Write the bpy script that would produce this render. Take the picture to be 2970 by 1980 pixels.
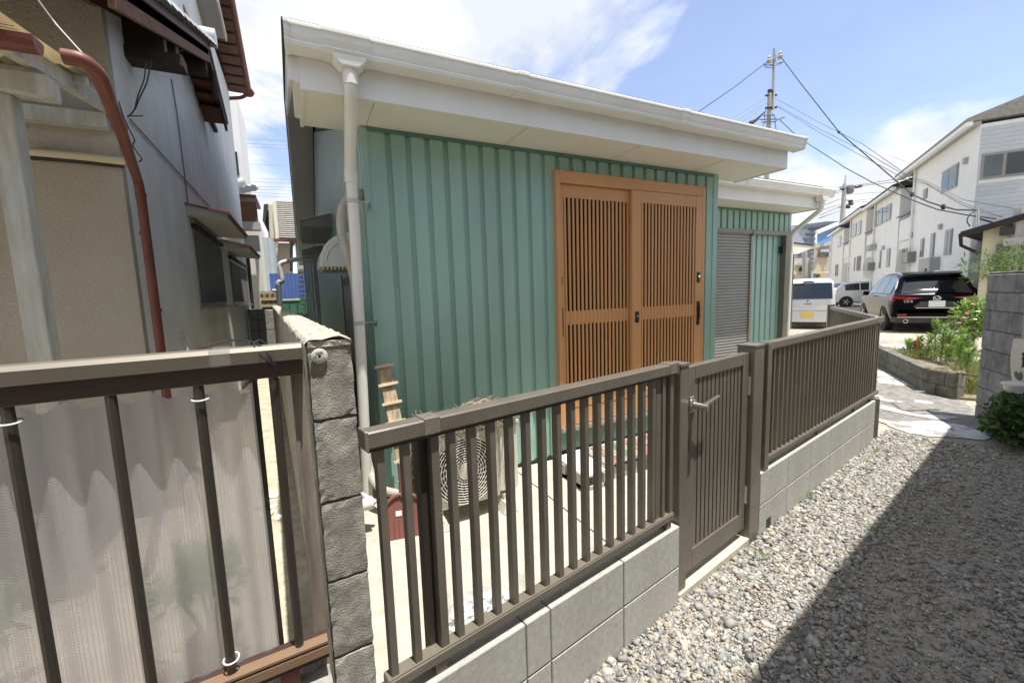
import bpy, bmesh, math, random
import numpy as np
from mathutils import Vector, Matrix
random.seed(7); rng = np.random.default_rng(7)
for o in list(bpy.data.objects): bpy.data.objects.remove(o)
SC = bpy.context.scene
COL = SC.collection
# ------------------------------------------------------------------ camera
CAMZ = 1.48
W0, H0, FPX = 2970., 1980., 1224.2194
RR = np.array([0.89395008, -0.44698162, -0.03256823])
UU = np.array([0.07979962, 0.08724543, 0.99298553])
FF = np.array([0.44100485, 0.89027842, -0.11366202])
cam = bpy.data.cameras.new('camera'); camo = bpy.data.objects.new('camera', cam); COL.objects.link(camo)
cam.sensor_width = 36; cam.lens = FPX*36/W0; cam.clip_end = 2000; cam.clip_start = .02
camo.matrix_world = Matrix(((RR[0], UU[0], -FF[0], 0), (RR[1], UU[1], -FF[1], 0), (RR[2], UU[2], -FF[2], CAMZ), (0, 0, 0, 1)))
SC.camera = camo
# ------------------------------------------------------------------ light
SUN = Vector((0.42, -1.0, 4.3)).normalized()
SUN_EL = math.asin(SUN.z); SUN_AZ = math.atan2(SUN.x, SUN.y)
wd = bpy.data.worlds.new('World'); SC.world = wd; wd.use_nodes = True
nt = wd.node_tree; nt.nodes.clear()
def N(t, typ, **kw):
    n = t.nodes.new(typ)
    for k, v in kw.items(): setattr(n, k, v)
    return n
sky = N(nt, 'ShaderNodeTexSky', sky_type='NISHITA', sun_disc=False)
sky.sun_elevation = SUN_EL; sky.sun_rotation = SUN_AZ; sky.air_density = 1.0; sky.dust_density = .7; sky.ozone_density = 1.3
tc = N(nt, 'ShaderNodeTexCoord'); sx = N(nt, 'ShaderNodeSeparateXYZ'); nt.links.new(tc.outputs['Generated'], sx.inputs[0])
def M_(t, op, a, b=None, c=None):
    n = N(t, 'ShaderNodeMath', operation=op)
    for i, v in enumerate((a, b, c)):
        if v is None: continue
        if isinstance(v, (int, float)): n.inputs[i].default_value = v
        else: t.links.new(v, n.inputs[i])
    return n.outputs[0]
zz = M_(nt, 'MAXIMUM', sx.outputs[2], 0.0); zz = M_(nt, 'ADD', zz, 0.22)
cu = M_(nt, 'DIVIDE', sx.outputs[0], zz); cv = M_(nt, 'DIVIDE', sx.outputs[1], zz)
cx = N(nt, 'ShaderNodeCombineXYZ'); nt.links.new(cu, cx.inputs[0]); nt.links.new(cv, cx.inputs[1]); cx.inputs[2].default_value = 15.7
n1 = N(nt, 'ShaderNodeTexNoise'); n1.inputs['Scale'].default_value = 1.0; n1.inputs['Detail'].default_value = 9; n1.inputs['Roughness'].default_value = .56; n1.inputs['Distortion'].default_value = .25
nt.links.new(cx.outputs[0], n1.inputs['Vector'])
rp = N(nt, 'ShaderNodeValToRGB'); rp.color_ramp.elements[0].position = .475; rp.color_ramp.elements[0].color = (0, 0, 0, 1)
rp.color_ramp.elements[1].position = .56; rp.color_ramp.elements[1].color = (1, 1, 1, 1); nt.links.new(n1.outputs[0], rp.inputs[0])
n2 = N(nt, 'ShaderNodeTexNoise'); n2.inputs['Scale'].default_value = 2.6; n2.inputs['Detail'].default_value = 6; nt.links.new(cx.outputs[0], n2.inputs['Vector'])
rp2 = N(nt, 'ShaderNodeValToRGB'); rp2.color_ramp.elements[0].position = .42; rp2.color_ramp.elements[0].color = (2.45, 2.55, 2.72, 1)
rp2.color_ramp.elements[1].position = .62; rp2.color_ramp.elements[1].color = (3.45, 3.45, 3.4, 1); nt.links.new(n2.outputs[0], rp2.inputs[0])
# thin veil of high cloud everywhere, plus the cumulus
veil = M_(nt, 'MULTIPLY_ADD', rp.outputs[0], .88, .10)
mx = N(nt, 'ShaderNodeMixRGB'); nt.links.new(veil, mx.inputs[0]); gm = N(nt, 'ShaderNodeMixRGB', blend_type='MULTIPLY'); gm.inputs[0].default_value = 1; gm.inputs[2].default_value = (.67, .62, .64, 1); nt.links.new(sky.outputs[0], gm.inputs[1]); nt.links.new(gm.outputs[0], mx.inputs[1]); nt.links.new(rp2.outputs[0], mx.inputs[2])
bg = N(nt, 'ShaderNodeBackground'); bg.inputs['Strength'].default_value = .15; nt.links.new(mx.outputs[0], bg.inputs[0])
wo = N(nt, 'ShaderNodeOutputWorld'); nt.links.new(bg.outputs[0], wo.inputs[0])
sl = bpy.data.lights.new('sun', 'SUN'); sl.energy = 2.9; sl.angle = math.radians(.55); sl.color = (1, .965, .90)
so = bpy.data.objects.new('sun', sl); COL.objects.link(so); so.rotation_euler = SUN.to_track_quat('Z', 'Y').to_euler(); so.location = (0, 0, 30)
SC.view_settings.view_transform = 'Standard'; SC.view_settings.look = 'None'; SC.view_settings.gamma = 1
SC.view_settings.exposure = 1.3
try: SC.cycles.max_bounces = 8; SC.cycles.transparent_max_bounces = 16
except Exception: pass
# ------------------------------------------------------------------ pixel helpers (a pixel gives a direction only)
V = lambda *a: np.array(a, float)
def ray(x, y): return (x-W0/2)/FPX*RR-(y-H0/2)/FPX*UU+FF
C0 = V(0, 0, CAMZ)
def atz(x, y, z): d = ray(x, y); return C0+d*((z-CAMZ)/d[2])
def aty(x, y, v): d = ray(x, y); return C0+d*(v/d[1])
def atx(x, y, v): d = ray(x, y); return C0+d*(v/d[0])
def atd(x, y, v): return C0+ray(x, y)*v
def atpl(x, y, p0, n): d = ray(x, y); return C0+d*(np.dot(np.asarray(p0)-C0, n)/np.dot(d, n))
def c7(x, y): return (2200+x*.3508, 450+y*.3508)
def c8(x, y): return (2200+x*.3508, 850+y*.3508)
def c1(x, y): return (x*.3827, y*.3827)
def c2(x, y): return (x*.3827, 500+y*.3827)
def c1b(x, y): return (650+x*.3189, 500+y*.3189)
# ------------------------------------------------------------------ materials
MATS = {}
def pm(name, col, rough=.6, var=.12, sc=6., bump=.15, bs=60., metal=0., rand=0., spec=.5, stretch=(1, 1, 1), col2=None, dist=.003, coat=0., streak=0., vor=False, detail=6):
    m = bpy.data.materials.new(name); m.use_nodes = True; t = m.node_tree; b = t.nodes['Principled BSDF']
    L = t.links.new
    tc = N(t, 'ShaderNodeTexCoord'); mp = N(t, 'ShaderNodeMapping'); mp.inputs['Scale'].default_value = stretch
    oi = N(t, 'ShaderNodeObjectInfo')
    L(tc.outputs['Object'], mp.inputs['Vector'])
    off = N(t, 'ShaderNodeVectorMath', operation='ADD'); L(mp.outputs[0], off.inputs[0])
    sc_ = N(t, 'ShaderNodeVectorMath', operation='SCALE'); sc_.inputs[0].default_value = (13.1, 7.7, 5.3); L(oi.outputs['Random'], sc_.inputs['Scale']); L(sc_.outputs[0], off.inputs[1])
    nz = N(t, 'ShaderNodeTexNoise'); nz.inputs['Scale'].default_value = sc; nz.inputs['Detail'].default_value = detail; nz.inputs['Roughness'].default_value = .62; L(off.outputs[0], nz.inputs['Vector'])
    rp = N(t, 'ShaderNodeValToRGB'); e = rp.color_ramp.elements; e[0].position = .3; e[1].position = .7
    c = np.array(col); a = c*(1-var); d = np.array(col2) if col2 is not None else np.minimum(c*(1+var), .95)
    e[0].color = (*a, 1); e[1].color = (*d, 1); L(nz.outputs[0], rp.inputs[0]); out = rp.outputs[0]
    if streak:
        m2 = N(t, 'ShaderNodeMapping'); m2.inputs['Scale'].default_value = (3.2, 3.2, .30); L(tc.outputs['Object'], m2.inputs[0])
        ns = N(t, 'ShaderNodeTexNoise'); ns.inputs['Scale'].default_value = 1.; ns.inputs['Detail'].default_value = 7; L(m2.outputs[0], ns.inputs['Vector'])
        r2 = N(t, 'ShaderNodeValToRGB'); r2.color_ramp.elements[0].position = .42; r2.color_ramp.elements[1].position = .68
        r2.color_ramp.elements[0].color = (1, 1, 1, 1); q = 1-streak; r2.color_ramp.elements[1].color = (q, q*.99, q*.96, 1); L(ns.outputs[0], r2.inputs[0])
        mm = N(t, 'ShaderNodeMixRGB', blend_type='MULTIPLY'); mm.inputs[0].default_value = 1; L(out, mm.inputs[1]); L(r2.outputs[0], mm.inputs[2]); out = mm.outputs[0]
    if rand:
        v = M_(t, 'MULTIPLY_ADD', oi.outputs['Random'], 2*rand, 1-rand)
        hs = N(t, 'ShaderNodeHueSaturation'); L(v, hs.inputs['Value']); L(out, hs.inputs['Color']); out = hs.outputs[0]
    L(out, b.inputs['Base Color'])
    b.inputs['Roughness'].default_value = rough; b.inputs['Metallic'].default_value = metal; b.inputs['Specular IOR Level'].default_value = spec
    if coat: b.inputs['Coat Weight'].default_value = coat; b.inputs['Coat Roughness'].default_value = .03
    if bump:
        if vor: nb = N(t, 'ShaderNodeTexVoronoi'); bo = nb.outputs['Distance']
        else: nb = N(t, 'ShaderNodeTexNoise'); nb.inputs['Detail'].default_value = 4; bo = nb.outputs[0]
        nb.inputs['Scale'].default_value = bs; L(off.outputs[0], nb.inputs['Vector'])
        bn = N(t, 'ShaderNodeBump'); bn.inputs['Strength'].default_value = bump; bn.inputs['Distance'].default_value = dist; L(bo, bn.inputs['Height']); L(bn.outputs[0], b.inputs['Normal'])
    MATS[name] = m; return m
pm('green', (.31, .485, .43), .36, .07, 1.1, .35, 4.5, streak=.10, dist=.010)
pm('green_trim', (.10, .20, .165), .45, .05, 3, .02, 30)
pm('soffit', (.78, .755, .66), .6, .03, 2, .02, 80)
pm('white_metal', (.78, .77, .73), .4, .03, 2, .02, 40, streak=.05)
pm('pipe_cream', (.74, .725, .67), .45, .05, 3, .03, 30, streak=.1)
pm('pvc_gray', (.46, .47, .47), .45, .1, 4, .05, 40)
pm('pvc_dark', (.17, .18, .19), .5, .1, 4, .05, 40)
pm('door_wood', (.60, .31, .135), .42, .05, 3, .05, 40, stretch=(1, 1, .2))
pm('door_glass', (.012, .013, .015), .15, .05, 3, 0)
pm('black', (.015, .015, .016), .45, .1, 5, .05, 40)
pm('chrome', (.75, .75, .74), .15, .02, 3, 0, metal=1)
pm('steel', (.55, .52, .48), .3, .05, 6, .03, 60, metal=.9)
pm('rail_copper', (.30, .195, .125), .4, .08, 5, .03, 60, metal=.3)
pm('rail_dark', (.055, .032, .024), .5, .15, 5, .03, 60)
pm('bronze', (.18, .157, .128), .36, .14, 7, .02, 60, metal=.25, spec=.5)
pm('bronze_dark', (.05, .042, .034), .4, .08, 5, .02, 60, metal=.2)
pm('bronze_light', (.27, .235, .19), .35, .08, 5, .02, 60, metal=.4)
pm('block_new', (.44, .435, .41), .9, .16, 45, .6, 520, rand=.05, streak=.12, dist=.0012, detail=8)
pm('mortar', (.20, .195, .18), .95, .2, 20, .4, 150)
pm('block_old', (.24, .225, .195), .95, .30, 22, 1., 300, rand=.08, dist=.003, col2=(.44, .42, .37), detail=9)
pm('block_top', (.43, .40, .32), .95, .35, 40, 1., 110, dist=.008)
pm('mortar_old', (.13, .12, .105), .95, .2, 20, .4, 150)
pm('block_dark', (.20, .20, .195), .95, .30, 7, .7, 120, rand=.10, dist=.003, col2=(.31, .31, .30))
pm('block_mossy', (.13, .12, .095), .95, .45, 9, .8, 90, dist=.005, rand=.1, col2=(.22, .21, .18))
pm('slab', (.42, .395, .32), .85, .14, 9, .35, 260, dist=.002, col2=(.52, .495, .415), detail=10)
pm('sill', (.50, .47, .385), .85, .12, 8, .35, 210, dist=.002)
pm('asphalt', (.20, .185, .165), .95, .35, 14, .9, 150, dist=.005, col2=(.32, .30, .27))
pm('paint_white', (.56, .57, .58), .8, .12, 9, .5, 120, dist=.003)
def wornpaint():
    m = MATS['paint_white']; t = m.node_tree; b = t.nodes['Principled BSDF']; src = b.inputs['Base Color'].links[0].from_socket; tc = N(t, 'ShaderNodeTexCoord'); nz = N(t, 'ShaderNodeTexNoise'); nz.inputs['Scale'].default_value = 5.5; nz.inputs['Detail'].default_value = 10; nz.inputs['Roughness'].default_value = .68; t.links.new(tc.outputs['Object'], nz.inputs['Vector'])
    r = N(t, 'ShaderNodeValToRGB'); r.color_ramp.elements[0].position = .40; r.color_ramp.elements[1].position = .52; t.links.new(nz.outputs[0], r.inputs[0]); mx = N(t, 'ShaderNodeMixRGB'); t.links.new(r.outputs[0], mx.inputs[0]); mx.inputs[1].default_value = (.24, .225, .20, 1); t.links.new(src, mx.inputs[2]); t.links.new(mx.outputs[0], b.inputs['Base Color'])
wornpaint()
pm('gray_metal', (.21, .21, .20), .5, .08, 3, .02, 40)
pm('shutter_gray', (.31, .305, .29), .5, .05, 3, .02, 40)
pm('roof_dark', (.035, .035, .038), .85, .2, 30, .5, 150)
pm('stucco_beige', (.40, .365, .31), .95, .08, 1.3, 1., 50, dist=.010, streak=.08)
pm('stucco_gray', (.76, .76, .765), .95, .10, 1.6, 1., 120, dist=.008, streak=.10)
pm('red_brown', (.15, .042, .028), .5, .22, 5, .1, 40)
pm('tile_brown', (.10, .035, .022), .55, .3, 8, .3, 40, rand=.15)
pm('dark_wood', (.030, .018, .014), .8, .4, 6, .5, 60, stretch=(6, 1, 6))
pm('brown_wood', (.15, .062, .034), .8, .35, 5, .4, 60, stretch=(6, 1, 6))
pm('tile_silver', (.50, .51, .53), .4, .18, 9, .2, 50, rand=.1)
pm('wood_grayed', (.42, .40, .345), .85, .16, 4, .4, 40, stretch=(7, 7, 1), col2=(.53, .53, .50))
pm('wood_plank', (.44, .31, .17), .8, .45, 3, .4, 40, stretch=(12, 12, 1.2), col2=(.55, .45, .32))
pm('wood_light', (.55, .46, .33), .8, .2, 5, .3, 50, stretch=(2, 8, 8))
pm('post_weathered', (.20, .16, .12), .85, .35, 4, .6, 40, stretch=(14, 14, .8), col2=(.33, .29, .24))
pm('cream', (.62, .56, .40), .85, .06, 2, .2, 50, streak=.12)
pm('cream_light', (.70, .67, .57), .85, .05, 2, .2, 50, streak=.08)
pm('apt_white', (.76, .765, .76), .8, .03, 1.5, .15, 30, streak=.03)
pm('apt_warm', (.76, .745, .70), .8, .03, 1.5, .15, 30, streak=.04)
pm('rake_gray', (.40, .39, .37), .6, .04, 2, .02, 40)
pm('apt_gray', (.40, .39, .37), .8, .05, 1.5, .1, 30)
pm('window_dark', (.02, .024, .028), .08, .1, 2, 0, spec=.8)
pm('window_pale', (.10, .12, .125), .15, .1, 2, 0, spec=.4)
pm('frame_gray', (.26, .25, .24), .4, .05, 3, 0)
pm('siding_lap', (.50, .52, .55), .8, .04, 2, .05, 30)
pm('car_black', (.004, .004, .006), .13, .1, 2, 0, coat=.0, spec=.12)
MATS['car_black'].node_tree.nodes['Principled BSDF'].inputs['Specular Tint'].default_value = (.45, .45, .47, 1)
pm('car_white', (.72, .73, .72), .2, .02, 2, 0, coat=.8)
pm('car_silver', (.64, .65, .66), .25, .02, 2, 0, coat=.8)
pm('car_glass', (.010, .012, .015), .04, .1, 2, 0, spec=.9)
pm('plastic_dark', (.03, .03, .03), .6, .1, 5, .1, 60)
pm('tyre', (.018, .018, .018), .8, .15, 8, .3, 60)
pm('tail_red', (.28, .008, .012), .15, .2, 9, 0, coat=1.)
pm('plate_white', (.72, .72, .70), .5, .02, 2, 0)
pm('plate_yellow', (.75, .52, .10), .5, .03, 2, 0)
pm('ac_cream', (.58, .54, .44), .5, .05, 4, .03, 40, streak=.12)
pm('ac_white', (.66, .64, .57), .5, .05, 4, .03, 40)
pm('dustpan', (.20, .075, .062), .42, .10, 5, .08, 40)
pm('straw', (.20, .16, .11), .9, .5, 5, .7, 60, stretch=(3, 3, 30), rand=.25)
pm('mat_red', (.33, .115, .085), .95, .4, 40, 1., 180, dist=.006, col2=(.45, .32, .27))
pm('mat_green', (.10, .22, .07), .95, .4, 40, 1., 180, dist=.006)
pm('mat_gray', (.36, .32, .29), .95, .4, 40, 1., 180, dist=.006)
pm('step_white', (.70, .70, .68), .6, .06, 5, .1, 60)
pm('blue_sheet', (.12, .20, .52), .5, .1, 3, .05, 40, streak=.12)
pm('green_panel', (.07, .20, .13), .5, .08, 3, .05, 40)
pm('zinc', (.45, .50, .54), .5, .1, 2, .05, 40, streak=.15)
pm('terracotta', (.36, .09, .035), .7, .12, 6, .2, 50)
pm('leaf_brown', (.22, .10, .045), .7, .3, 30, .2, 50)
pm('red_plastic', (.45, .015, .012), .35, .1, 5, .05, 40)
pm('concrete_pole', (.36, .35, .33), .85, .15, 4, .2, 50)
pm('cable', (.03, .032, .036), .6, .1, 4, 0)
pm('cable_gray', (.16, .17, .18), .6, .1, 4, 0)
pm('earth', (.23, .19, .13), .95, .35, 12, .9, 90, dist=.01)
pm('sand', (.50, .44, .31), .95, .30, 9, .8, 120, dist=.008, col2=(.60, .55, .42))
pm('tower', (.30, .33, .39), .8, .06, 3, 0)
pm('tower_band', (.10, .12, .16), .8, .1, 3, 0)
pm('blue_wall', (.13, .26, .52), .7, .05, 3, 0)
pm('tan_wall', (.46, .38, .28), .85, .08, 2, .1, 30)
pm('shingle', (.26, .245, .22), .9, .25, 12, .5, 60, rand=.10)
pm('pot_white', (.70, .70, .68), .5, .05, 5, .05, 40)
pm('cloth', (.66, .62, .53), .9, .08, 6, .3, 20, dist=.01)
pm('disc', (.62, .60, .52), .5, .1, 20, .1, 80)
pm('hood_white', (.66, .665, .65), .4, .04, 4, .03, 40)
pm('hose_beige', (.43, .40, .34), .8, .15, 14, .6, 60, dist=.004)
pm('bark', (.12, .09, .06), .9, .3, 10, .5, 60)
pm('petal', (.75, .16, .30), .6, .2, 9, 0, rand=.2)
pm('petal_white', (.80, .78, .80), .6, .1, 9, 0)
def leafmat(name, c, c2):
    m = pm(name, c, .5, .3, 11, 0, rand=.0, col2=c2); t = m.node_tree; b = t.nodes['Principled BSDF']; o = t.nodes['Material Output']
    g = N(t, 'ShaderNodeNewGeometry'); src = b.inputs['Base Color'].links[0].from_socket
    hs = N(t, 'ShaderNodeHueSaturation'); t.links.new(src, hs.inputs['Color']); t.links.new(M_(t, 'MULTIPLY_ADD', g.outputs['Random Per Island'], .9, .55), hs.inputs['Value'])
    t.links.new(hs.outputs[0], b.inputs['Base Color'])
    tr = N(t, 'ShaderNodeBsdfTranslucent'); t.links.new(hs.outputs[0], tr.inputs[0]); mx = N(t, 'ShaderNodeMixShader'); mx.inputs[0].default_value = .35
    t.links.new(b.outputs[0], mx.inputs[1]); t.links.new(tr.outputs[0], mx.inputs[2]); t.links.new(mx.outputs[0], o.inputs[0])
leafmat('leaf', (.055, .115, .025), (.11, .20, .05)); leafmat('leaf_bright', (.20, .34, .06), (.30, .45, .11)); leafmat('leaf_dry', (.25, .29, .08), (.38, .38, .15)); leafmat('leaf_mid', (.10, .19, .04), (.17, .27, .07))
def gravelmat(name, scale, cols, bump=1.):
    m = pm(name, (.4, .4, .4), .95, .1, 3, 0); t = m.node_tree; b = t.nodes['Principled BSDF']
    tc = N(t, 'ShaderNodeTexCoord'); v = N(t, 'ShaderNodeTexVoronoi'); v.inputs['Scale'].default_value = scale; t.links.new(tc.outputs['Object'], v.inputs['Vector'])
    sp = N(t, 'ShaderNodeSeparateXYZ'); t.links.new(v.outputs['Color'], sp.inputs[0]); r = N(t, 'ShaderNodeValToRGB'); t.links.new(sp.outputs[0], r.inputs[0])
    r.color_ramp.interpolation = 'CONSTANT'
    while len(r.color_ramp.elements) < len(cols): r.color_ramp.elements.new(.5)
    for i, c in enumerate(cols): r.color_ramp.elements[i].position = i/len(cols); r.color_ramp.elements[i].color = (*c, 1)
    nz = N(t, 'ShaderNodeTexNoise'); nz.inputs['Scale'].default_value = .6; nz.inputs['Detail'].default_value = 5; t.links.new(tc.outputs['Object'], nz.inputs['Vector'])
    mr = N(t, 'ShaderNodeMapRange'); mr.inputs[1].default_value = .3; mr.inputs[2].default_value = .7; mr.inputs[3].default_value = .72; mr.inputs[4].default_value = 1.15; t.links.new(nz.outputs[0], mr.inputs[0])
    hs = N(t, 'ShaderNodeHueSaturation'); t.links.new(r.outputs[0], hs.inputs['Color']); t.links.new(mr.outputs[0], hs.inputs['Value']); t.links.new(hs.outputs[0], b.inputs['Base Color'])
    bn = N(t, 'ShaderNodeBump'); bn.inputs['Strength'].default_value = bump; bn.inputs['Distance'].default_value = .5/scale; bn.invert = True; t.links.new(v.outputs['Distance'], bn.inputs['Height']); t.links.new(bn.outputs[0], b.inputs['Normal'])
gravelmat('gravel_far', 24, [(.44, .39, .30), (.34, .31, .26), (.52, .47, .38), (.28, .25, .20), (.47, .42, .31)])
gravelmat('dirt_gravel', 70, [(.33, .30, .25), (.27, .245, .205), (.37, .34, .285), (.30, .27, .22)], .6)
def stonemat():
    m = pm('stone', (.4, .4, .4), .85, .1, 3, .3, 200, dist=.001); t = m.node_tree; b = t.nodes['Principled BSDF']; g = N(t, 'ShaderNodeNewGeometry'); r = N(t, 'ShaderNodeValToRGB'); t.links.new(g.outputs['Random Per Island'], r.inputs[0])
    cols = [(.19, .185, .178), (.29, .28, .26), (.37, .35, .31), (.26, .26, .255), (.42, .375, .30), (.34, .33, .31), (.50, .475, .41), (.25, .235, .205), (.41, .40, .375), (.35, .295, .225)]
    r.color_ramp.interpolation = 'CONSTANT'
    while len(r.color_ramp.elements) < len(cols): r.color_ramp.elements.new(.5)
    for i, c in enumerate(cols): r.color_ramp.elements[i].position = i/len(cols); r.color_ramp.elements[i].color = (*c, 1)
    tc = N(t, 'ShaderNodeTexCoord'); nz = N(t, 'ShaderNodeTexNoise'); nz.inputs['Scale'].default_value = 90; t.links.new(tc.outputs['Object'], nz.inputs['Vector'])
    hs = N(t, 'ShaderNodeHueSaturation'); t.links.new(r.outputs[0], hs.inputs['Color']); t.links.new(M_(t, 'MULTIPLY_ADD', nz.outputs[0], .7, .65), hs.inputs['Value']); t.links.new(hs.outputs[0], b.inputs['Base Color'])
stonemat()
def sheetmat():
    m = bpy.data.materials.new('plastic_sheet'); m.use_nodes = True; t = m.node_tree; t.nodes.clear(); o = N(t, 'ShaderNodeOutputMaterial')
    tc = N(t, 'ShaderNodeTexCoord'); w1 = N(t, 'ShaderNodeTexWave', wave_type='BANDS', bands_direction='Z'); w1.inputs['Scale'].default_value = 55; w1.inputs['Distortion'].default_value = .6; w1.inputs['Detail Scale'].default_value = 8
    w2 = N(t, 'ShaderNodeTexWave', wave_type='BANDS', bands_direction='X'); w2.inputs['Scale'].default_value = 55
    for w in (w1, w2): t.links.new(tc.outputs['Object'], w.inputs['Vector'])
    mxm = M_(t, 'MAXIMUM', w1.outputs['Fac'], w2.outputs['Fac']); grid = M_(t, 'POWER', mxm, 5.)
    nz = N(t, 'ShaderNodeTexNoise'); nz.inputs['Scale'].default_value = 7; nz.inputs['Detail'].default_value = 3
    mp = N(t, 'ShaderNodeMapping'); mp.inputs['Scale'].default_value = (3, 1, .6); t.links.new(tc.outputs['Object'], mp.inputs[0]); t.links.new(mp.outputs[0], nz.inputs['Vector'])
    bn = N(t, 'ShaderNodeBump'); bn.inputs['Strength'].default_value = .55; bn.inputs['Distance'].default_value = .0015
    t.links.new(grid, bn.inputs['Height'])
    tp = N(t, 'ShaderNodeBsdfTransparent'); tp.inputs[0].default_value = (.86, .85, .90, 1)
    rf = N(t, 'ShaderNodeBsdfRefraction'); rf.inputs['IOR'].default_value = 1.08; rf.inputs['Roughness'].default_value = .55; rf.inputs[0].default_value = (.93, .90, .92, 1); t.links.new(bn.outputs[0], rf.inputs['Normal'])
    tr = N(t, 'ShaderNodeBsdfTranslucent'); tr.inputs[0].default_value = (.68, .65, .66, 1)
    df = N(t, 'ShaderNodeBsdfDiffuse'); df.inputs[0].default_value = (.56, .54, .58, 1); t.links.new(bn.outputs[0], df.inputs['Normal'])
    gl = N(t, 'ShaderNodeBsdfGlossy'); gl.inputs['Roughness'].default_value = .18; t.links.new(bn.outputs[0], gl.inputs['Normal'])
    def mixs(f, a, b):
        n = N(t, 'ShaderNodeMixShader'); 
        if isinstance(f, float): n.inputs[0].default_value = f
        else: t.links.new(f, n.inputs[0])
        t.links.new(a, n.inputs[1]); t.links.new(b, n.inputs[2]); return n.outputs[0]
    a = mixs(.40, rf.outputs[0], tp.outputs[0])
    b2 = mixs(.45, tr.outputs[0], df.outputs[0])
    f = M_(t, 'MULTIPLY_ADD', grid, .20, .68)
    c = mixs(f, a, b2); c = mixs(.06, c, gl.outputs[0]); t.links.new(c, o.inputs[0]); MATS['plastic_sheet'] = m
sheetmat()
def polymat(name, col, tfac):
    m = bpy.data.materials.new(name); m.use_nodes = True; t = m.node_tree; b = t.nodes['Principled BSDF']; b.inputs['Base Color'].default_value = (*col, 1); b.inputs['Roughness'].default_value = .35; o = t.nodes['Material Output']
    nz = N(t, 'ShaderNodeTexNoise'); nz.inputs['Scale'].default_value = 5; r = N(t, 'ShaderNodeValToRGB'); t.links.new(nz.outputs[0], r.inputs[0]); r.color_ramp.elements[0].color = (*[c*.75 for c in col], 1); r.color_ramp.elements[1].color = (*col, 1); t.links.new(r.outputs[0], b.inputs['Base Color'])
    tr = N(t, 'ShaderNodeBsdfTranslucent'); t.links.new(r.outputs[0], tr.inputs[0]); mx = N(t, 'ShaderNodeMixShader'); mx.inputs[0].default_value = tfac; t.links.new(b.outputs[0], mx.inputs[1]); t.links.new(tr.outputs[0], mx.inputs[2]); t.links.new(mx.outputs[0], o.inputs[0]); MATS[name] = m
polymat('poly_roof', (.72, .63, .45), .55)
def bagmat():
    m = bpy.data.materials.new('clear_bag'); m.use_nodes = True; t = m.node_tree; t.nodes.clear(); o = N(t, 'ShaderNodeOutputMaterial'); tp = N(t, 'ShaderNodeBsdfTransparent'); tp.inputs[0].default_value = (.95, .95, .95, 1)
    g = N(t, 'ShaderNodeBsdfPrincipled'); g.inputs['Base Color'].default_value = (.8, .8, .8, 1); g.inputs['Roughness'].default_value = .12
    nz = N(t, 'ShaderNodeTexNoise'); nz.inputs['Scale'].default_value = 25; bn = N(t, 'ShaderNodeBump'); bn.inputs['Distance'].default_value = .01; t.links.new(nz.outputs[0], bn.inputs['Height']); t.links.new(bn.outputs[0], g.inputs['Normal'])
    mx = N(t, 'ShaderNodeMixShader'); mx.inputs[0].default_value = .24; t.links.new(tp.outputs[0], mx.inputs[1]); t.links.new(g.outputs[0], mx.inputs[2]); t.links.new(mx.outputs[0], o.inputs[0]); MATS['clear_bag'] = m
bagmat()
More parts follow.
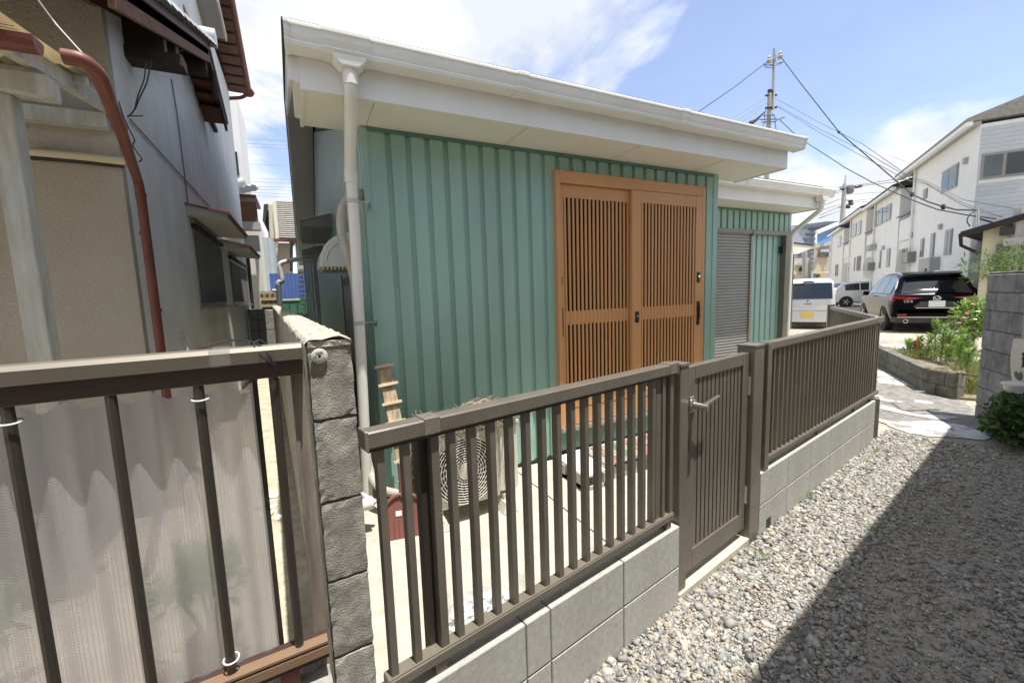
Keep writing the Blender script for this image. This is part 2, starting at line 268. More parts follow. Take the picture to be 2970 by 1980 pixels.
# ------------------------------------------------------------------ mesh builder
class MB:
    def __init__(s): s.v = []; s.f = []
    def add(s, vs, fs):
        o = len(s.v); s.v.extend([tuple(map(float, p)) for p in vs]); s.f.extend([tuple(i+o for i in f) for f in fs]); return s
    def box(s, x0, x1, y0, y1, z0, z1):
        return s.obox((x0, y0, z0), (x1-x0, 0, 0), (0, y1-y0, 0), (0, 0, z1-z0))
    def obox(s, o, a, b, c):
        o, a, b, c = map(lambda q: np.array(q, float), (o, a, b, c))
        if np.dot(np.cross(a, b), c) < 0: a, b = b, a
        return s.add([o, o+a, o+a+b, o+b, o+c, o+a+c, o+a+b+c, o+b+c], [(0, 3, 2, 1), (4, 5, 6, 7), (0, 1, 5, 4), (1, 2, 6, 5), (2, 3, 7, 6), (3, 0, 4, 7)])
    def bar(s, p, q, w, h, up=(0, 0, 1)):
        p, q, up = map(lambda t: np.array(t, float), (p, q, up)); d = q-p; d /= np.linalg.norm(d); a = np.cross(d, up); a /= np.linalg.norm(a); b = np.cross(a, d)
        return s.obox(p-a*w/2-b*h/2, q-p, a*w, b*h)
    def ext(s, poly, vec):
        p = [np.array(q, float) for q in poly]; vec = np.array(vec, float); n = len(p)
        nn = sum((np.cross(p[i], p[(i+1) % n]) for i in range(n)), np.zeros(3))
        if np.dot(nn, vec) < 0: p = p[::-1]
        s.add(p+[q+vec for q in p], [tuple(range(n-1, -1, -1)), tuple(range(n, 2*n))]+[(i, (i+1) % n, n+(i+1) % n, n+i) for i in range(n)]); return s
    def tube(s, pts, r, n=10, cap=True):
        P = [np.array(q, float) for q in pts]; R = r if isinstance(r, (list, tuple)) else [r]*len(P)
        T = []
        for i in range(len(P)):
            t = P[min(i+1, len(P)-1)]-P[max(i-1, 0)]; T.append(t/np.linalg.norm(t))
        u = np.cross(T[0], [0, 0, 1]); 
        if np.linalg.norm(u) < 1e-3: u = np.cross(T[0], [1, 0, 0])
        u /= np.linalg.norm(u); vs = []
        for i, p in enumerate(P):
            u = u-T[i]*np.dot(u, T[i]); u /= np.linalg.norm(u); w = np.cross(T[i], u)
            vs += [p+R[i]*(math.cos(2*math.pi*k/n)*u+math.sin(2*math.pi*k/n)*w) for k in range(n)]
        fs = [(i*n+k, i*n+(k+1) % n, (i+1)*n+(k+1) % n, (i+1)*n+k) for i in range(len(P)-1) for k in range(n)]
        if cap: fs += [tuple(range(n-1, -1, -1)), tuple(range((len(P)-1)*n, len(P)*n))]
        return s.add(vs, fs)
    def lathe(s, c, prof, n=24, ax=(0, 0, 1), cap=True):
        c = np.array(c, float); ax = np.array(ax, float); ax /= np.linalg.norm(ax); u = np.cross(ax, [0, 0, 1]); 
        if np.linalg.norm(u) < 1e-3: u = np.array([1., 0, 0])
        u /= np.linalg.norm(u); w = np.cross(ax, u); vs = []
        for r, h in prof: vs += [c+ax*h+r*(math.cos(2*math.pi*k/n)*u+math.sin(2*math.pi*k/n)*w) for k in range(n)]
        m = len(prof); fs = [(i*n+k, i*n+(k+1) % n, (i+1)*n+(k+1) % n, (i+1)*n+k) for i in range(m-1) for k in range(n)]
        if cap: fs += [tuple(range(n-1, -1, -1)), tuple(range((m-1)*n, m*n))]
        return s.add(vs, fs)
    def grid(s, fn, nu, nv):
        return s.add([fn(i/nu, j/nv) for i in range(nu+1) for j in range(nv+1)], [(i*(nv+1)+j, (i+1)*(nv+1)+j, (i+1)*(nv+1)+j+1, i*(nv+1)+j+1) for i in range(nu) for j in range(nv)])
    def blob(s, c, r, jit=.25, n=1, sq=(1, 1, 1)):
        v, f = ICO; q = np.array(v)*np.array(sq)*r*(1+rng.uniform(-jit, jit, (len(v), 1)))
        return s.add(q+np.array(c), f)
    def build(s, name, mat, parent=None, smooth=False, bevel=0, local=False, origin=None, seg=1):
        me = bpy.data.meshes.new(name); v = np.array(s.v, float)
        if parent is not None: off = np.zeros(3) if local else np.array(WLOC.get(parent.name, (0, 0, 0)))
        elif origin is not None: off = np.array(origin, float)
        else: off = V((v[:, 0].min()+v[:, 0].max())/2, (v[:, 1].min()+v[:, 1].max())/2, v[:, 2].min())
        # parts get their own origin (bbox centre) so that object-space textures differ little
        po = np.zeros(3)
        if parent is not None: po = (v.min(0)+v.max(0))/2-off
        me.from_pydata((v-off-po).tolist(), [], s.f); me.update()
        o = bpy.data.objects.new(name, me); COL.objects.link(o)
        me.materials.append(MATS[mat] if isinstance(mat, str) else mat)
        if smooth: me.polygons.foreach_set('use_smooth', [True]*len(me.polygons))
        if smooth and smooth != 'all':
            bm = bmesh.new(); bm.from_mesh(me); 
            for e in bm.edges:
                if len(e.link_faces) == 2 and e.calc_face_angle(0) > .7: e.smooth = False
            bm.to_mesh(me); bm.free()
        if bevel:
            b = o.modifiers.new('bevel', 'BEVEL'); b.width = bevel; b.segments = seg; b.limit_method = 'ANGLE'; b.angle_limit = .6
        if parent is not None: o.parent = parent; o.location = po; WLOC[o.name] = tuple(off+po)
        else: o.location = off; WLOC[o.name] = tuple(off)
        return o
WLOC = {}
_t = (1+5**.5)/2
ICO = ([tuple(np.array(p)/np.linalg.norm(p)) for p in [(-1, _t, 0), (1, _t, 0), (-1, -_t, 0), (1, -_t, 0), (0, -1, _t), (0, 1, _t), (0, -1, -_t), (0, 1, -_t), (_t, 0, -1), (_t, 0, 1), (-_t, 0, -1), (-_t, 0, 1)]],
       [(0, 11, 5), (0, 5, 1), (0, 1, 7), (0, 7, 10), (0, 10, 11), (1, 5, 9), (5, 11, 4), (11, 10, 2), (10, 7, 6), (7, 1, 8), (3, 9, 4), (3, 4, 2), (3, 2, 6), (3, 6, 8), (3, 8, 9), (4, 9, 5), (2, 4, 11), (6, 2, 10), (8, 6, 7), (9, 8, 1)])
def thing(name, label, cat, loc=(0, 0, 0), group=None, rz=0):
    o = bpy.data.objects.new(name, None); COL.objects.link(o); o.location = tuple(map(float, loc)); o.rotation_euler = (0, 0, rz); o.empty_display_size = .1
    WLOC[o.name] = tuple(map(float, loc)); return tag(o, label, cat, group)
def tag(o, label, cat, group=None):
    o['label'] = label; o['category'] = cat
    if group: o['group'] = group
    return o
def struct(o): o['kind'] = 'structure'; return o
def stuff(o): o['kind'] = 'stuff'; return o
def inst(src, name, parent, wloc, rz=None):
    o = bpy.data.objects.new(name, src.data); COL.objects.link(o); o.parent = parent; o.location = tuple(np.array(wloc, float)-np.array(WLOC[parent.name]))
    if rz is not None: o.rotation_euler = (0, 0, rz)
    for m in src.modifiers:
        b = o.modifiers.new(m.name, m.type); b.width = m.width; b.segments = m.segments; b.limit_method = m.limit_method; b.angle_limit = m.angle_limit
    WLOC[o.name] = tuple(wloc); return o
def bx(name, mat, parent, x0, x1, y0, y1, z0, z1, bevel=0): return MB().box(x0, x1, y0, y1, z0, z1).build(name, mat, parent, bevel=bevel)
def arc(c, r, a0, a1, n, u, w):
    c, u, w = map(lambda q: np.array(q, float), (c, u, w)); return [c+r*(math.cos(a)*u+math.sin(a)*w) for a in np.linspace(a0, a1, n)]
def textmesh(txt, size, depth=.002):
    cu = bpy.data.curves.new('lettering', 'FONT'); cu.body = txt; cu.size = size; cu.extrude = depth; cu.align_x = 'CENTER'; cu.align_y = 'CENTER'
    ob = bpy.data.objects.new('lettering', cu); COL.objects.link(ob); bpy.context.view_layer.update()
    me = bpy.data.meshes.new_from_object(ob.evaluated_get(bpy.context.evaluated_depsgraph_get())); bpy.data.objects.remove(ob); bpy.data.curves.remove(cu); return me
# frames: fence line and the neighbour's plot
FD = V(0.98242375, 0.18666433, 0); FN = V(-0.18666433, 0.98242375, 0); FP = V(2.312, 1.469, 0)
def F(s, t, z=0.): return FP+FD*s+FN*t+V(0, 0, z)
_a = math.radians(3.4); LU = V(math.cos(_a), math.sin(_a), 0); LV = V(-math.sin(_a), math.cos(_a), 0); LP = V(.005, 1.05, 0)
def L(u, v, z=0.): return LP+LU*u+LV*v+V(0, 0, z)
UZ = V(0, 0, 1)
# ================================================================== GROUND
g = MB().add([(-300, -300, 0), (400, -300, 0), (400, 400, 0), (-300, 400, 0)], [(0, 1, 2, 3)]).build('ground', 'gravel_far', origin=(0, 0, 0)); struct(g)
dr = MB().ext([F(-4, -6), F(3.4, -6), F(3.4, -.003), F(-4, -.003)], (0, 0, .004)).build('driveway', 'dirt_gravel', origin=(0, 0, 0)); struct(dr)
# yard slabs inside the fence, split by a control joint
JX = 1.457
def inner(x, t=.103):      # y of the inner face of the fence wall at x
    return FP[1]+(x-FP[0]+FN[0]*-t*1.0)*FD[1]/FD[0]+t/FD[0]
s1 = MB().ext([(.109, inner(.109), -.1), (JX-.005, inner(JX-.005), -.1), (JX-.005, 2.985, -.1), (.109, 2.985, -.1)], (0, 0, .15)).build('concrete_slab', 'slab'); struct(s1)
s2 = MB().ext([(JX+.005, inner(JX+.005), -.1), (4.62, inner(4.62), -.1), (6.72, 3.42, -.1), (6.72, 4.13, -.1), (3.87, 4.13, -.1), (3.87, 2.985, -.1), (JX+.005, 2.985, -.1)], (0, 0, .15)).build('concrete_slab', 'slab'); struct(s2)
bx_ = MB().box(JX-.005, JX+.005, 1.46, 2.98, -.1, .028).build('slab_joint', 'black'); struct(bx_)
yg = MB().ext([(-7, 1.02, 0), (.0, 1.1, 0), (-.72, 14.5, 0), (-7, 14.5, 0)], (0, 0, .012)).build('neighbour_yard', 'sand', origin=(0, 0, 0)); struct(yg)
al = MB().ext([(.0, 3.1, 0), (.44, 3.1, 0), (.44, 14.5, 0), (-.62, 14.5, 0)], (0, 0, .03)).build('alley_path', 'sand', origin=(0, 0, 0)); struct(al)
# concrete apron with old white paint
ap = MB().ext([(*q, 0) for q in [(5.61, 2.32), (5.30, 2.05), (5.17, 1.82), (5.32, 1.58), (5.60, 1.40), (5.98, 1.30), (6.40, 1.70), (7.0, 2.02), (7.2, 2.40), (9.0, 3.66), (12.0, 5.2), (12, 6.6), (8.6, 4.9), (6.75, 3.30), (4.95, 2.06), (4.9, 1.99)]], (0, 0, .008)).build('concrete_apron', 'asphalt', origin=(0, 0, 0)); struct(ap)
def patch(pts, z=.012):
    q = [np.array(p, float) for p in pts]; o = []
    n = len(q)
    for i in range(n):
        a, b = q[i], q[(i+1) % n]; k = max(2, int(np.linalg.norm(b-a)/.06))
        for j in range(k): o.append(a+(b-a)*j/k+rng.normal(0, .012, 2))
    v = [(*p, z) for p in o]; m = len(o)
    return struct(MB().add(v, [tuple(range(m))]).build('paint_patch', 'paint_white', origin=(0, 0, 0)))
pz = lambda x, y: atz(*c8(x, y), .01)[:2]
patch([pz(*q) for q in [(967, 1005), (1000, 1040), (1100, 1060), (1250, 1060), (1420, 1045), (1600, 1070), (1700, 1090), (1880, 1165), (1915, 1200), (1840, 1215), (1600, 1190), (1400, 1185), (1230, 1155), (1100, 1105), (1000, 1060)]])
patch([pz(*q) for q in [(968, 910), (1040, 925), (1130, 955), (1260, 985), (1370, 1005), (1500, 1000), (1640, 1025), (1560, 1045), (1400, 1035), (1230, 1005), (1080, 970), (968, 940)]])
patch([pz(*q) for q in [(930, 850), (990, 845), (1080, 880), (1200, 898), (1130, 905), (1020, 885), (945, 870)]])
patch([pz(*q) for q in [(1265, 882), (1350, 884), (1450, 905), (1440, 917), (1300, 905)]])
patch([pz(*q) for q in [(985, 640), (1040, 650), (1130, 690), (1250, 755), (1290, 768), (1200, 768), (1080, 750), (980, 740)]])
patch([pz(*q) for q in [(990, 425), (1200, 425), (1400, 430), (1390, 460), (1200, 470), (1010, 470)]])
mh = thing('manhole_cover', 'square concrete manhole cover set flush in the painted apron', 'manhole cover', (6.36, 2.30, .008))
q = [atz(*c8(*p), .012) for p in [(1095, 902), (1290, 905), (1500, 965), (1190, 975)]]
c_ = sum(q)/4
MB().ext([c_+(p-c_)*1.0 for p in q], (0, 0, .006)).build('cover_frame', 'mortar', mh); MB().ext([c_+(p-c_)*.9 for p in q], (0, 0, .010)).build('cover', 'asphalt', mh)
# loose gravel: every stone is a small faceted solid
def gravel():
    iv = np.array([(x, y, z) for x in (-1, 1) for y in (-1, 1) for z in (-1, 1)], float)*.66; jf = np.array([(0, 1, 3), (0, 3, 2), (4, 6, 7), (4, 7, 5), (0, 4, 5), (0, 5, 1), (2, 3, 7), (2, 7, 6), (0, 2, 6), (0, 6, 4), (1, 5, 7), (1, 7, 3)])
    n = 330000; s = rng.uniform(-2.2, 3.35, n); t = rng.uniform(-2.3, -.004, n)
    keep = np.ones(n, bool)
    P = FP[None]+FD[None]*s[:, None]+FN[None]*t[:, None]; d = P-C0; a = d@RR; b = d@UU; c = d@FF
    X = W0/2+FPX*a/np.maximum(c, .05); Yp = H0/2-FPX*b/np.maximum(c, .05); keep &= (c > .2) & (X > 350) & (X < 3700) & (Yp < 2600)
    wob = .10*np.sin(s*2.3)+.07*np.sin(s*5.1+1)
    dens = np.where(t > -.50+wob*.6, 1., np.where(t > -1.0+wob, .24, .8)); dens = np.where((s > 2.45) & (t > -.75), .9, dens)
    # outside the apron
    near = 2.95+.18*np.sin(t*3)-(t+.3)*.25; keep &= (s < near)
    keep &= rng.random(n) < dens*np.clip(1.15-.12*c, .35, 1)*np.where((X > 3100) | (Yp > 2100), .35, .62)
    P = P[keep]; n = len(P); r = np.clip(rng.lognormal(math.log(.0077), .38, n), .004, .021)*np.where(dens[keep] < .5, .75, 1.)
    P[:, 2] = .004+r*rng.uniform(.15, .75, n)
    A = rng.normal(size=(n, 3)); A /= np.linalg.norm(A, axis=1)[:, None]; B = rng.normal(size=(n, 3)); B -= A*(A*B).sum(1)[:, None]; B /= np.linalg.norm(B, axis=1)[:, None]; Cc = np.cross(A, B)
    sq = rng.uniform(.42, 1.35, (n, 1, 3)); v = (iv[None]+rng.uniform(-.34, .34, (n, 8, 3)))*sq*r[:, None, None]
    Rm = np.stack([A, B, Cc], 2); v = np.einsum('nij,nkj->nki', Rm, v); v[:, :, 2] *= .75; v += P[:, None]
    f = (jf[None]+8*np.arange(n)[:, None, None]).reshape(-1, 3); v = v.reshape(-1, 3)
    me = bpy.data.meshes.new('gravel'); me.vertices.add(len(v)); me.vertices.foreach_set('co', v.ravel()); me.loops.add(len(f)*3); me.loops.foreach_set('vertex_index', f.ravel().astype(np.int32))
    me.polygons.add(len(f)); me.polygons.foreach_set('loop_start', np.arange(0, len(f)*3, 3, dtype=np.int32)); me.polygons.foreach_set('loop_total', np.full(len(f), 3, np.int32)); me.update(calc_edges=True)
    me.materials.append(MATS['stone']); o = bpy.data.objects.new('gravel', me); COL.objects.link(o); stuff(o); o['label'] = 'grey and tan crushed gravel spread over the driveway beside the block wall'; o['category'] = 'gravel'
    print('gravel stones', n)
gravel()
# ================================================================== GREEN HOUSE
HX0, HX1, HY = .44, 3.855, 3.0
ho = thing('green_house', 'low green ribbed metal house with white eaves and an orange sliding door', 'house', (2.2, 3.0, 0))
WX1, WY = 7.06, 4.15     # right wing
wall = MB()
wall.box(HX0+.025, HX1-.02, HY+.026, 12.4, .06, 2.70); wall.build('wall', 'green_trim', ho)
MB().ext([(HX0+.026, 3.06, 2.69), (HX0+.026, 12.3, 2.69), (HX0+.026, 8.2, 4.40)], (3.3, 0, 0)).build('gable_wall', 'green_trim', ho)
MB().box(HX1-.02, WX1-.02, WY+.026, 12.3, .06, 2.70).build('wing_wall', 'green_trim', ho)
MB().box(HX0+.03, HX1-.03, HY+.03, 12.3, 0, .06).build('foundation', 'mortar', ho)
def ribs(mb, x0, x1, z0, z1, y, first=.609, pitch=.1337, axis='x', dep=.021):
    pr = [(x0, 0)]; k = math.ceil((x0-first)/pitch-1e-6)
    while True:
        c = first+k*pitch
        if c+.022 > x1: break
        if c-.022 > x0: pr += [(c-.0205, 0), (c-.0165, dep), (c+.0165, dep), (c+.0205, 0)]
        k += 1
    pr.append((x1, 0))
    for (a, da), (b, db) in zip(pr, pr[1:]):
        if axis == 'x': q = [(a, y+da, z0), (b, y+db, z0), (b, y+db, z1), (a, y+da, z1)]
        else: q = [(y+da, a, z1), (y+db, b, z1), (y+db, b, z0), (y+da, a, z0)]
        mb.add(q, [(0, 1, 2, 3)])
sd = MB(); ribs(sd, .475, 1.905, .075, 2.565, HY); ribs(sd, 1.905, 3.66, 2.44, 2.565, HY); ribs(sd, 3.66, 3.80, .075, 2.565, HY); ribs(sd, 1.905, 3.66, .10, .285, HY+.004, pitch=.045, dep=.012)
sd.build('siding', 'green', ho, origin=(0, 0, 0))
sd = MB(); ribs(sd, HX1, WX1-.05, .3, 2.565, WY); sd.build('siding', 'green', ho)
sd = MB(); ribs(sd, 3.04, 12.2, .10, 2.60, HX0, first=3.1, axis='y')
ribs_hi = [(3.04, 2.60), (12.2, 2.60), (8.2, 4.36)]
# gable part of the side siding: strips of rising height
y = 3.1
while y < 12.1:
    zt = min(2.6+.33*(y-3.04), 2.6+.44*(12.2-y)); zt2 = min(2.6+.33*(y+.1337-3.04), 2.6+.44*(12.2-y-.1337)); e = .014
    prof = [(y-.0165, 0), (y-.0125, e), (y+.0125, e), (y+.0165, 0), (y+.117, 0)]
    for (a, da), (b, db) in zip(prof, prof[1:]): sd.add([(HX0+da, a, max(zt, 2.6)), (HX0+db, b, max(zt2, 2.6)), (HX0+db, b, 2.6), (HX0+da, a, 2.6)], [(0, 1, 2, 3)])
    y += .1337
sd.build('siding', 'green', ho)
bx('corner_trim', 'green', ho, HX0-.006, .478, HY-.008, HY+.04, .065, 2.585, .003)
bx('corner_trim', 'green', ho, 3.792, HX1+.004, HY-.008, HY+.04, .065, 2.585, .003)
bx('corner_trim', 'green', ho, WX1-.055, WX1+.004, WY-.008, WY+.04, .065, 2.585, .003)
bx('side_wall_face', 'green', ho, HX1-.03, HX1-.002, HY+.045, WY, .065, 2.6)
bx('top_trim', 'green_trim', ho, .479, 3.791, HY-.010, HY+.01, 2.562, 2.588)
bx('top_trim', 'green_trim', ho, HX1+.005, WX1-.056, WY-.010, WY+.01, 2.562, 2.588)
bx('drip_trim', 'black', ho, HX0, HX1, HY-.004, HY+.03, .052, .074)
scr = MB().lathe((0, 0, 0), [(.0065, 0), (.0065, .003), (.003, .005)], 8, (0, -1, 0)).build('screw', 'steel', ho, smooth=True); first = True
for i in range(26):
    xx = .609+.1337*i+.066
    if i % 2: continue
    for z in (2.10-.02*(i % 3), 1.53, .98, .45):
        if 1.86 < xx < 3.70: continue
        inst(scr, 'screw', ho, (xx-.062, HY+.019, z))
inst(scr, 'screw', ho, (3.73, HY-.001, 1.9)); scr.location = tuple(V(.545, HY-.001, 2.5)-V(2.2, 3, 0))
# eaves: soffit, fascia, gutter
def eave(x0, x1, yw, gx0, gx1, pre, endcap=True):
    yf = yw-.413
    bx('soffit', 'soffit', ho, x0+.02, x1-.02, yf+.02, yw+.13, 2.59, 2.605)
    bx('fascia', 'white_metal', ho, x0, x1, yf, yf+.02, 2.583, 2.80)
    for x in ((x0, x1) if endcap else (x0,)): bx('fascia_end', 'white_metal', ho, x, x+.02 if x == x0 else x-.02, yf+.02, yw+.135, 2.580, 2.80)
    # gutter profile (y,z), open trough with ogee front
    o = [(0, 2.838), (-.008, 2.845), (-.128, 2.845), (-.134, 2.838), (-.134, 2.826), (-.124, 2.820), (-.122, 2.795), (-.112, 2.775), (-.108, 2.765), (-.112, 2.757), (-.106, 2.742), (-.004, 2.742), (-.004, 2.75), (-.10, 2.75), (-.108, 2.80), (-.118, 2.834), (-.008, 2.834)]
    o = [(-.002, 2.84), (-.002, 2.742), (-.106, 2.742), (-.112, 2.757), (-.108, 2.765), (-.112, 2.775), (-.122, 2.795), (-.124, 2.820), (-.134, 2.826), (-.134, 2.838), (-.128, 2.845), (-.118, 2.845), (-.112, 2.80), (-.10, 2.752), (-.012, 2.752), (-.012, 2.84)]
    gt = MB().ext([(gx0, yf+a, b) for a, b in o], (gx1-gx0, 0, 0)).build('gutter', 'white_metal', ho, smooth=True)
    def sleeve(xa, xb, d=.004):
        cy, cz = -.07, 2.79; oo = [(-.002, 2.742-d), (-.106, 2.742-d), (-.114-d, 2.757), (-.110-d, 2.765), (-.114-d, 2.775), (-.124-d, 2.795), (-.126-d, 2.820), (-.136-d, 2.826), (-.136-d, 2.838+d), (-.128, 2.847+d), (-.110, 2.847+d), (-.110, 2.80), (-.002, 2.80)]
        MB().ext([(xa, yf+a, b) for a, b in oo], (xb-xa, 0, 0)).build('gutter_joint', 'white_metal', gt)
    for xx in (gx0, gx1):
        s_ = 1 if xx == gx0 else -1; sleeve(xx-.002*s_, xx+.020*s_)
    return gt, sleeve, yf
gt, sleeve, yf = eave(.09, 4.306, HY, .035, 4.385, 'a'); sleeve(.205, .44); sleeve(1.32, 1.40); sleeve(2.75, 2.83)
gt2, sleeve2, yf2 = eave(HX1+.02, 7.10, WY, HX1+.03, 7.20, 'b'); sleeve2(6.86, 7.08); sleeve2(5.2, 5.28)
# soffit joint lines
for xx in (.47, 1.47, 2.47, 3.47): bx('soffit_joint', 'apt_gray', ho, xx, xx+.003, yf+.03, HY-.012, 2.588, 2.5895)
# rake (left gable) boards and soffit
def roofz(y): return 2.862+.335*(y-2.50) if y < 8.2 else 2.862+.335*5.7-.47*(y-8.2)
def slopebox(mb, x0, x1, ya, yb, d0, d1):   # between roof line - d0 and - d1
    return mb.ext([(x0, ya, roofz(ya)-d0), (x0, yb, roofz(yb)-d0), (x0, yb, roofz(yb)-d1), (x0, ya, roofz(ya)-d1)], (x1-x0, 0, 0))
for ya, yb in ((2.60, 8.2), (8.2, 12.7)):
    slopebox(MB(), .040, .062, ya, yb, .02, .27).build('rake_board', 'gray_metal' if False else 'white_metal', ho)
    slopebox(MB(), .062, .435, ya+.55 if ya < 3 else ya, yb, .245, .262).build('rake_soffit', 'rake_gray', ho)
    slopebox(MB(), .025, .040, ya-.02, yb, -.008, .05).build('rake_trim', 'roof_dark', ho)
bx('corner_box', 'white_metal', ho, .0625, .0895, 2.60, 3.10, 2.62, 2.82)
# roof: shingle courses
ro = MB(); 
for ya, yb in ((2.52, 8.2), (8.2, 12.75)): slopebox(ro, .03, 4.36, ya, yb, 0, .02)
ro = ro.build('roof', 'roof_dark', ho)
for k in range(9):
    ya = 2.515+k*.23; slopebox(MB(), .026+.02*(k % 2), 4.365, ya, ya+.25, -.012, .0).build('shingle_course', 'roof_dark', ro)
m = MB(); 
wz = lambda y: 2.862+.335*(y-3.66)
m.ext([(HX1-.3, 3.67, wz(3.67)-.02), (7.19, 3.67, wz(3.67)-.02), (7.19, 8.0, wz(8)-.02), (HX1-.3, 8.0, wz(8)-.02)], (0, 0, .02)); wr = m.build('wing_roof', 'roof_dark', ho)
for k in range(7):
    ya = 3.665+k*.23; MB().ext([(HX1+.04, ya, wz(ya)), (7.19-.03*(k % 2), ya, wz(ya)), (7.19-.03*(k % 2), ya+.25, wz(ya+.25)), (HX1+.04, ya+.25, wz(ya+.25))], (0, 0, .014)).build('shingle_course', 'roof_dark', wr)
# right side of the wing: eave seen from below, going back
bx('fascia', 'white_metal', ho, 7.08, 7.10, WY-.41, 12.3, 2.583, 2.80); bx('soffit', 'soffit', ho, WX1, 7.078, WY+.14, 12.3, 2.59, 2.604)
# downspout of the main gutter
def pipe(pts, r, mat, parent, name='pipe', n=14): return MB().tube(pts, r, n).build(name, mat, parent, smooth=True)
def bend(pts, rad=.06, n=5):
    P = [np.array(p, float) for p in pts]; o = [P[0]]
    for a, b, c in zip(P, P[1:], P[2:]):
        d1 = (a-b)/np.linalg.norm(a-b); d2 = (c-b)/np.linalg.norm(c-b); r_ = min(rad, np.linalg.norm(a-b)*.45, np.linalg.norm(c-b)*.45)
        for k in range(n+1):
            t = k/n; o.append((1-t)**2*(b+d1*r_)+2*t*(1-t)*b+t*t*(b+d2*r_))
    o.append(P[-1]); return o
dsx = .335; gy = yf-.065
ds = thing('downspout', 'thick pale plastic downspout running down the left corner of the green house', 'downspout', (dsx, 2.92, 0))
MB().ext([(dsx-.085, gy-.052, 2.741), (dsx+.085, gy-.052, 2.741), (dsx+.078, gy-.05, 2.722), (dsx+.044, gy-.046, 2.690), (dsx-.044, gy-.046, 2.690), (dsx-.078, gy-.05, 2.722)], (0, .105, 0)).build('outlet', 'white_metal', ds, bevel=.004)
pipe(bend([(dsx, gy, 2.69), (dsx, gy, 2.585), (dsx+.012, 2.905, 2.30), (dsx+.012, 2.905, 1.9), (dsx-.03, 2.905, .12)], .07), .034, 'pipe_cream', ds, 'downpipe', 18)
for a, b in (((dsx, gy, 2.672), (dsx, gy, 2.612)), ((dsx+.012, 2.905, 2.28), (dsx+.011, 2.905, 2.20))): pipe([a, b], .039, 'pipe_cream', ds, 'socket', 18)
for z in (2.09, 1.32):
    c = V(dsx+.012-.042*(1.9-z)/1.78 if z < 1.9 else dsx+.012, 2.905, z); pipe([c+V(0, 0, -.012), c+V(0, 0, .012)], .038, 'pvc_gray', ds, 'clamp', 18)
    bx('clamp_arm', 'steel', ds, c[0]+.036, c[0]+.115, 2.90, 2.906, z-.004, z+.004)
    bx('clamp_plate', 'steel', ds, c[0]+.108, c[0]+.115, 2.90, 3.0, z-.03, z+.004)
# wrapped refrigerant hose
hs = thing('refrigerant_hose', 'taped beige refrigerant hose bent out of the green wall behind the downspout', 'hose', (.33, 3.1, 0))
hp = bend([(.42, 3.10, 2.16), (.36, 3.02, 2.165), (.285, 3.0, 2.06), (.270, 3.0, 1.90), (.335, 3.0, 1.62), (.325, 2.98, .35), (.35, 2.80, .22), (.52, 2.66, .20)], .10, 6)
pipe(hp, .028, 'hose_beige', hs, 'hose'); MB().lathe((.40, 3.06, 2.163), [(.03, -.04), (.045, -.02), (.045, .02), (.03, .04)], 14, (.8, .5, 0)).build('wall_seal', 'hose_beige', hs, smooth=True)
for k in (9, 15, 22): 
    a, b = np.array(hp[k]), np.array(hp[k+1]); pipe([a, a+(b-a)/np.linalg.norm(b-a)*.012], .0305, 'hose_beige', hs, 'tape')
pp = thing('drain_pipe', 'grey plastic drain pipe with elbow beside the foot of the downspout', 'pipe', (.25, 2.7, 0))
pipe(bend([(.20, 2.70, .62), (.20, 2.70, .30), (.32, 2.62, .22)], .06), .017, 'pvc_gray', pp, 'riser'); pipe([(.112, 2.60, .23), (.30, 2.60, .235)], .038, 'pipe_cream', pp, 'stub'); pipe([(.17, 2.60, .232), (.22, 2.60, .233)], .043, 'pvc_gray', pp, 'coupling')
# wing downspout
d2 = thing('downspout', 'slanting white downspout under the far eave of the green house', 'downspout', (7.0, 3.8, 0))
gy2 = yf2-.065; px_ = 6.98
MB().ext([(px_-.09, gy2-.055, 2.741), (px_+.09, gy2-.055, 2.741), (px_+.05, gy2-.05, 2.675), (px_-.05, gy2-.05, 2.675)], (0, .10, 0)).build('outlet', 'white_metal', d2)
pipe(bend([(px_, gy2, 2.69), (px_, gy2, 2.56), (WX1+.06, WY+.02, 2.28), (WX1+.06, WY+.02, .1)], .06), .034, 'pipe_cream', d2, 'downpipe'); pipe([(px_, gy2, 2.68), (px_, gy2, 2.61)], .039, 'pipe_cream', d2, 'socket')
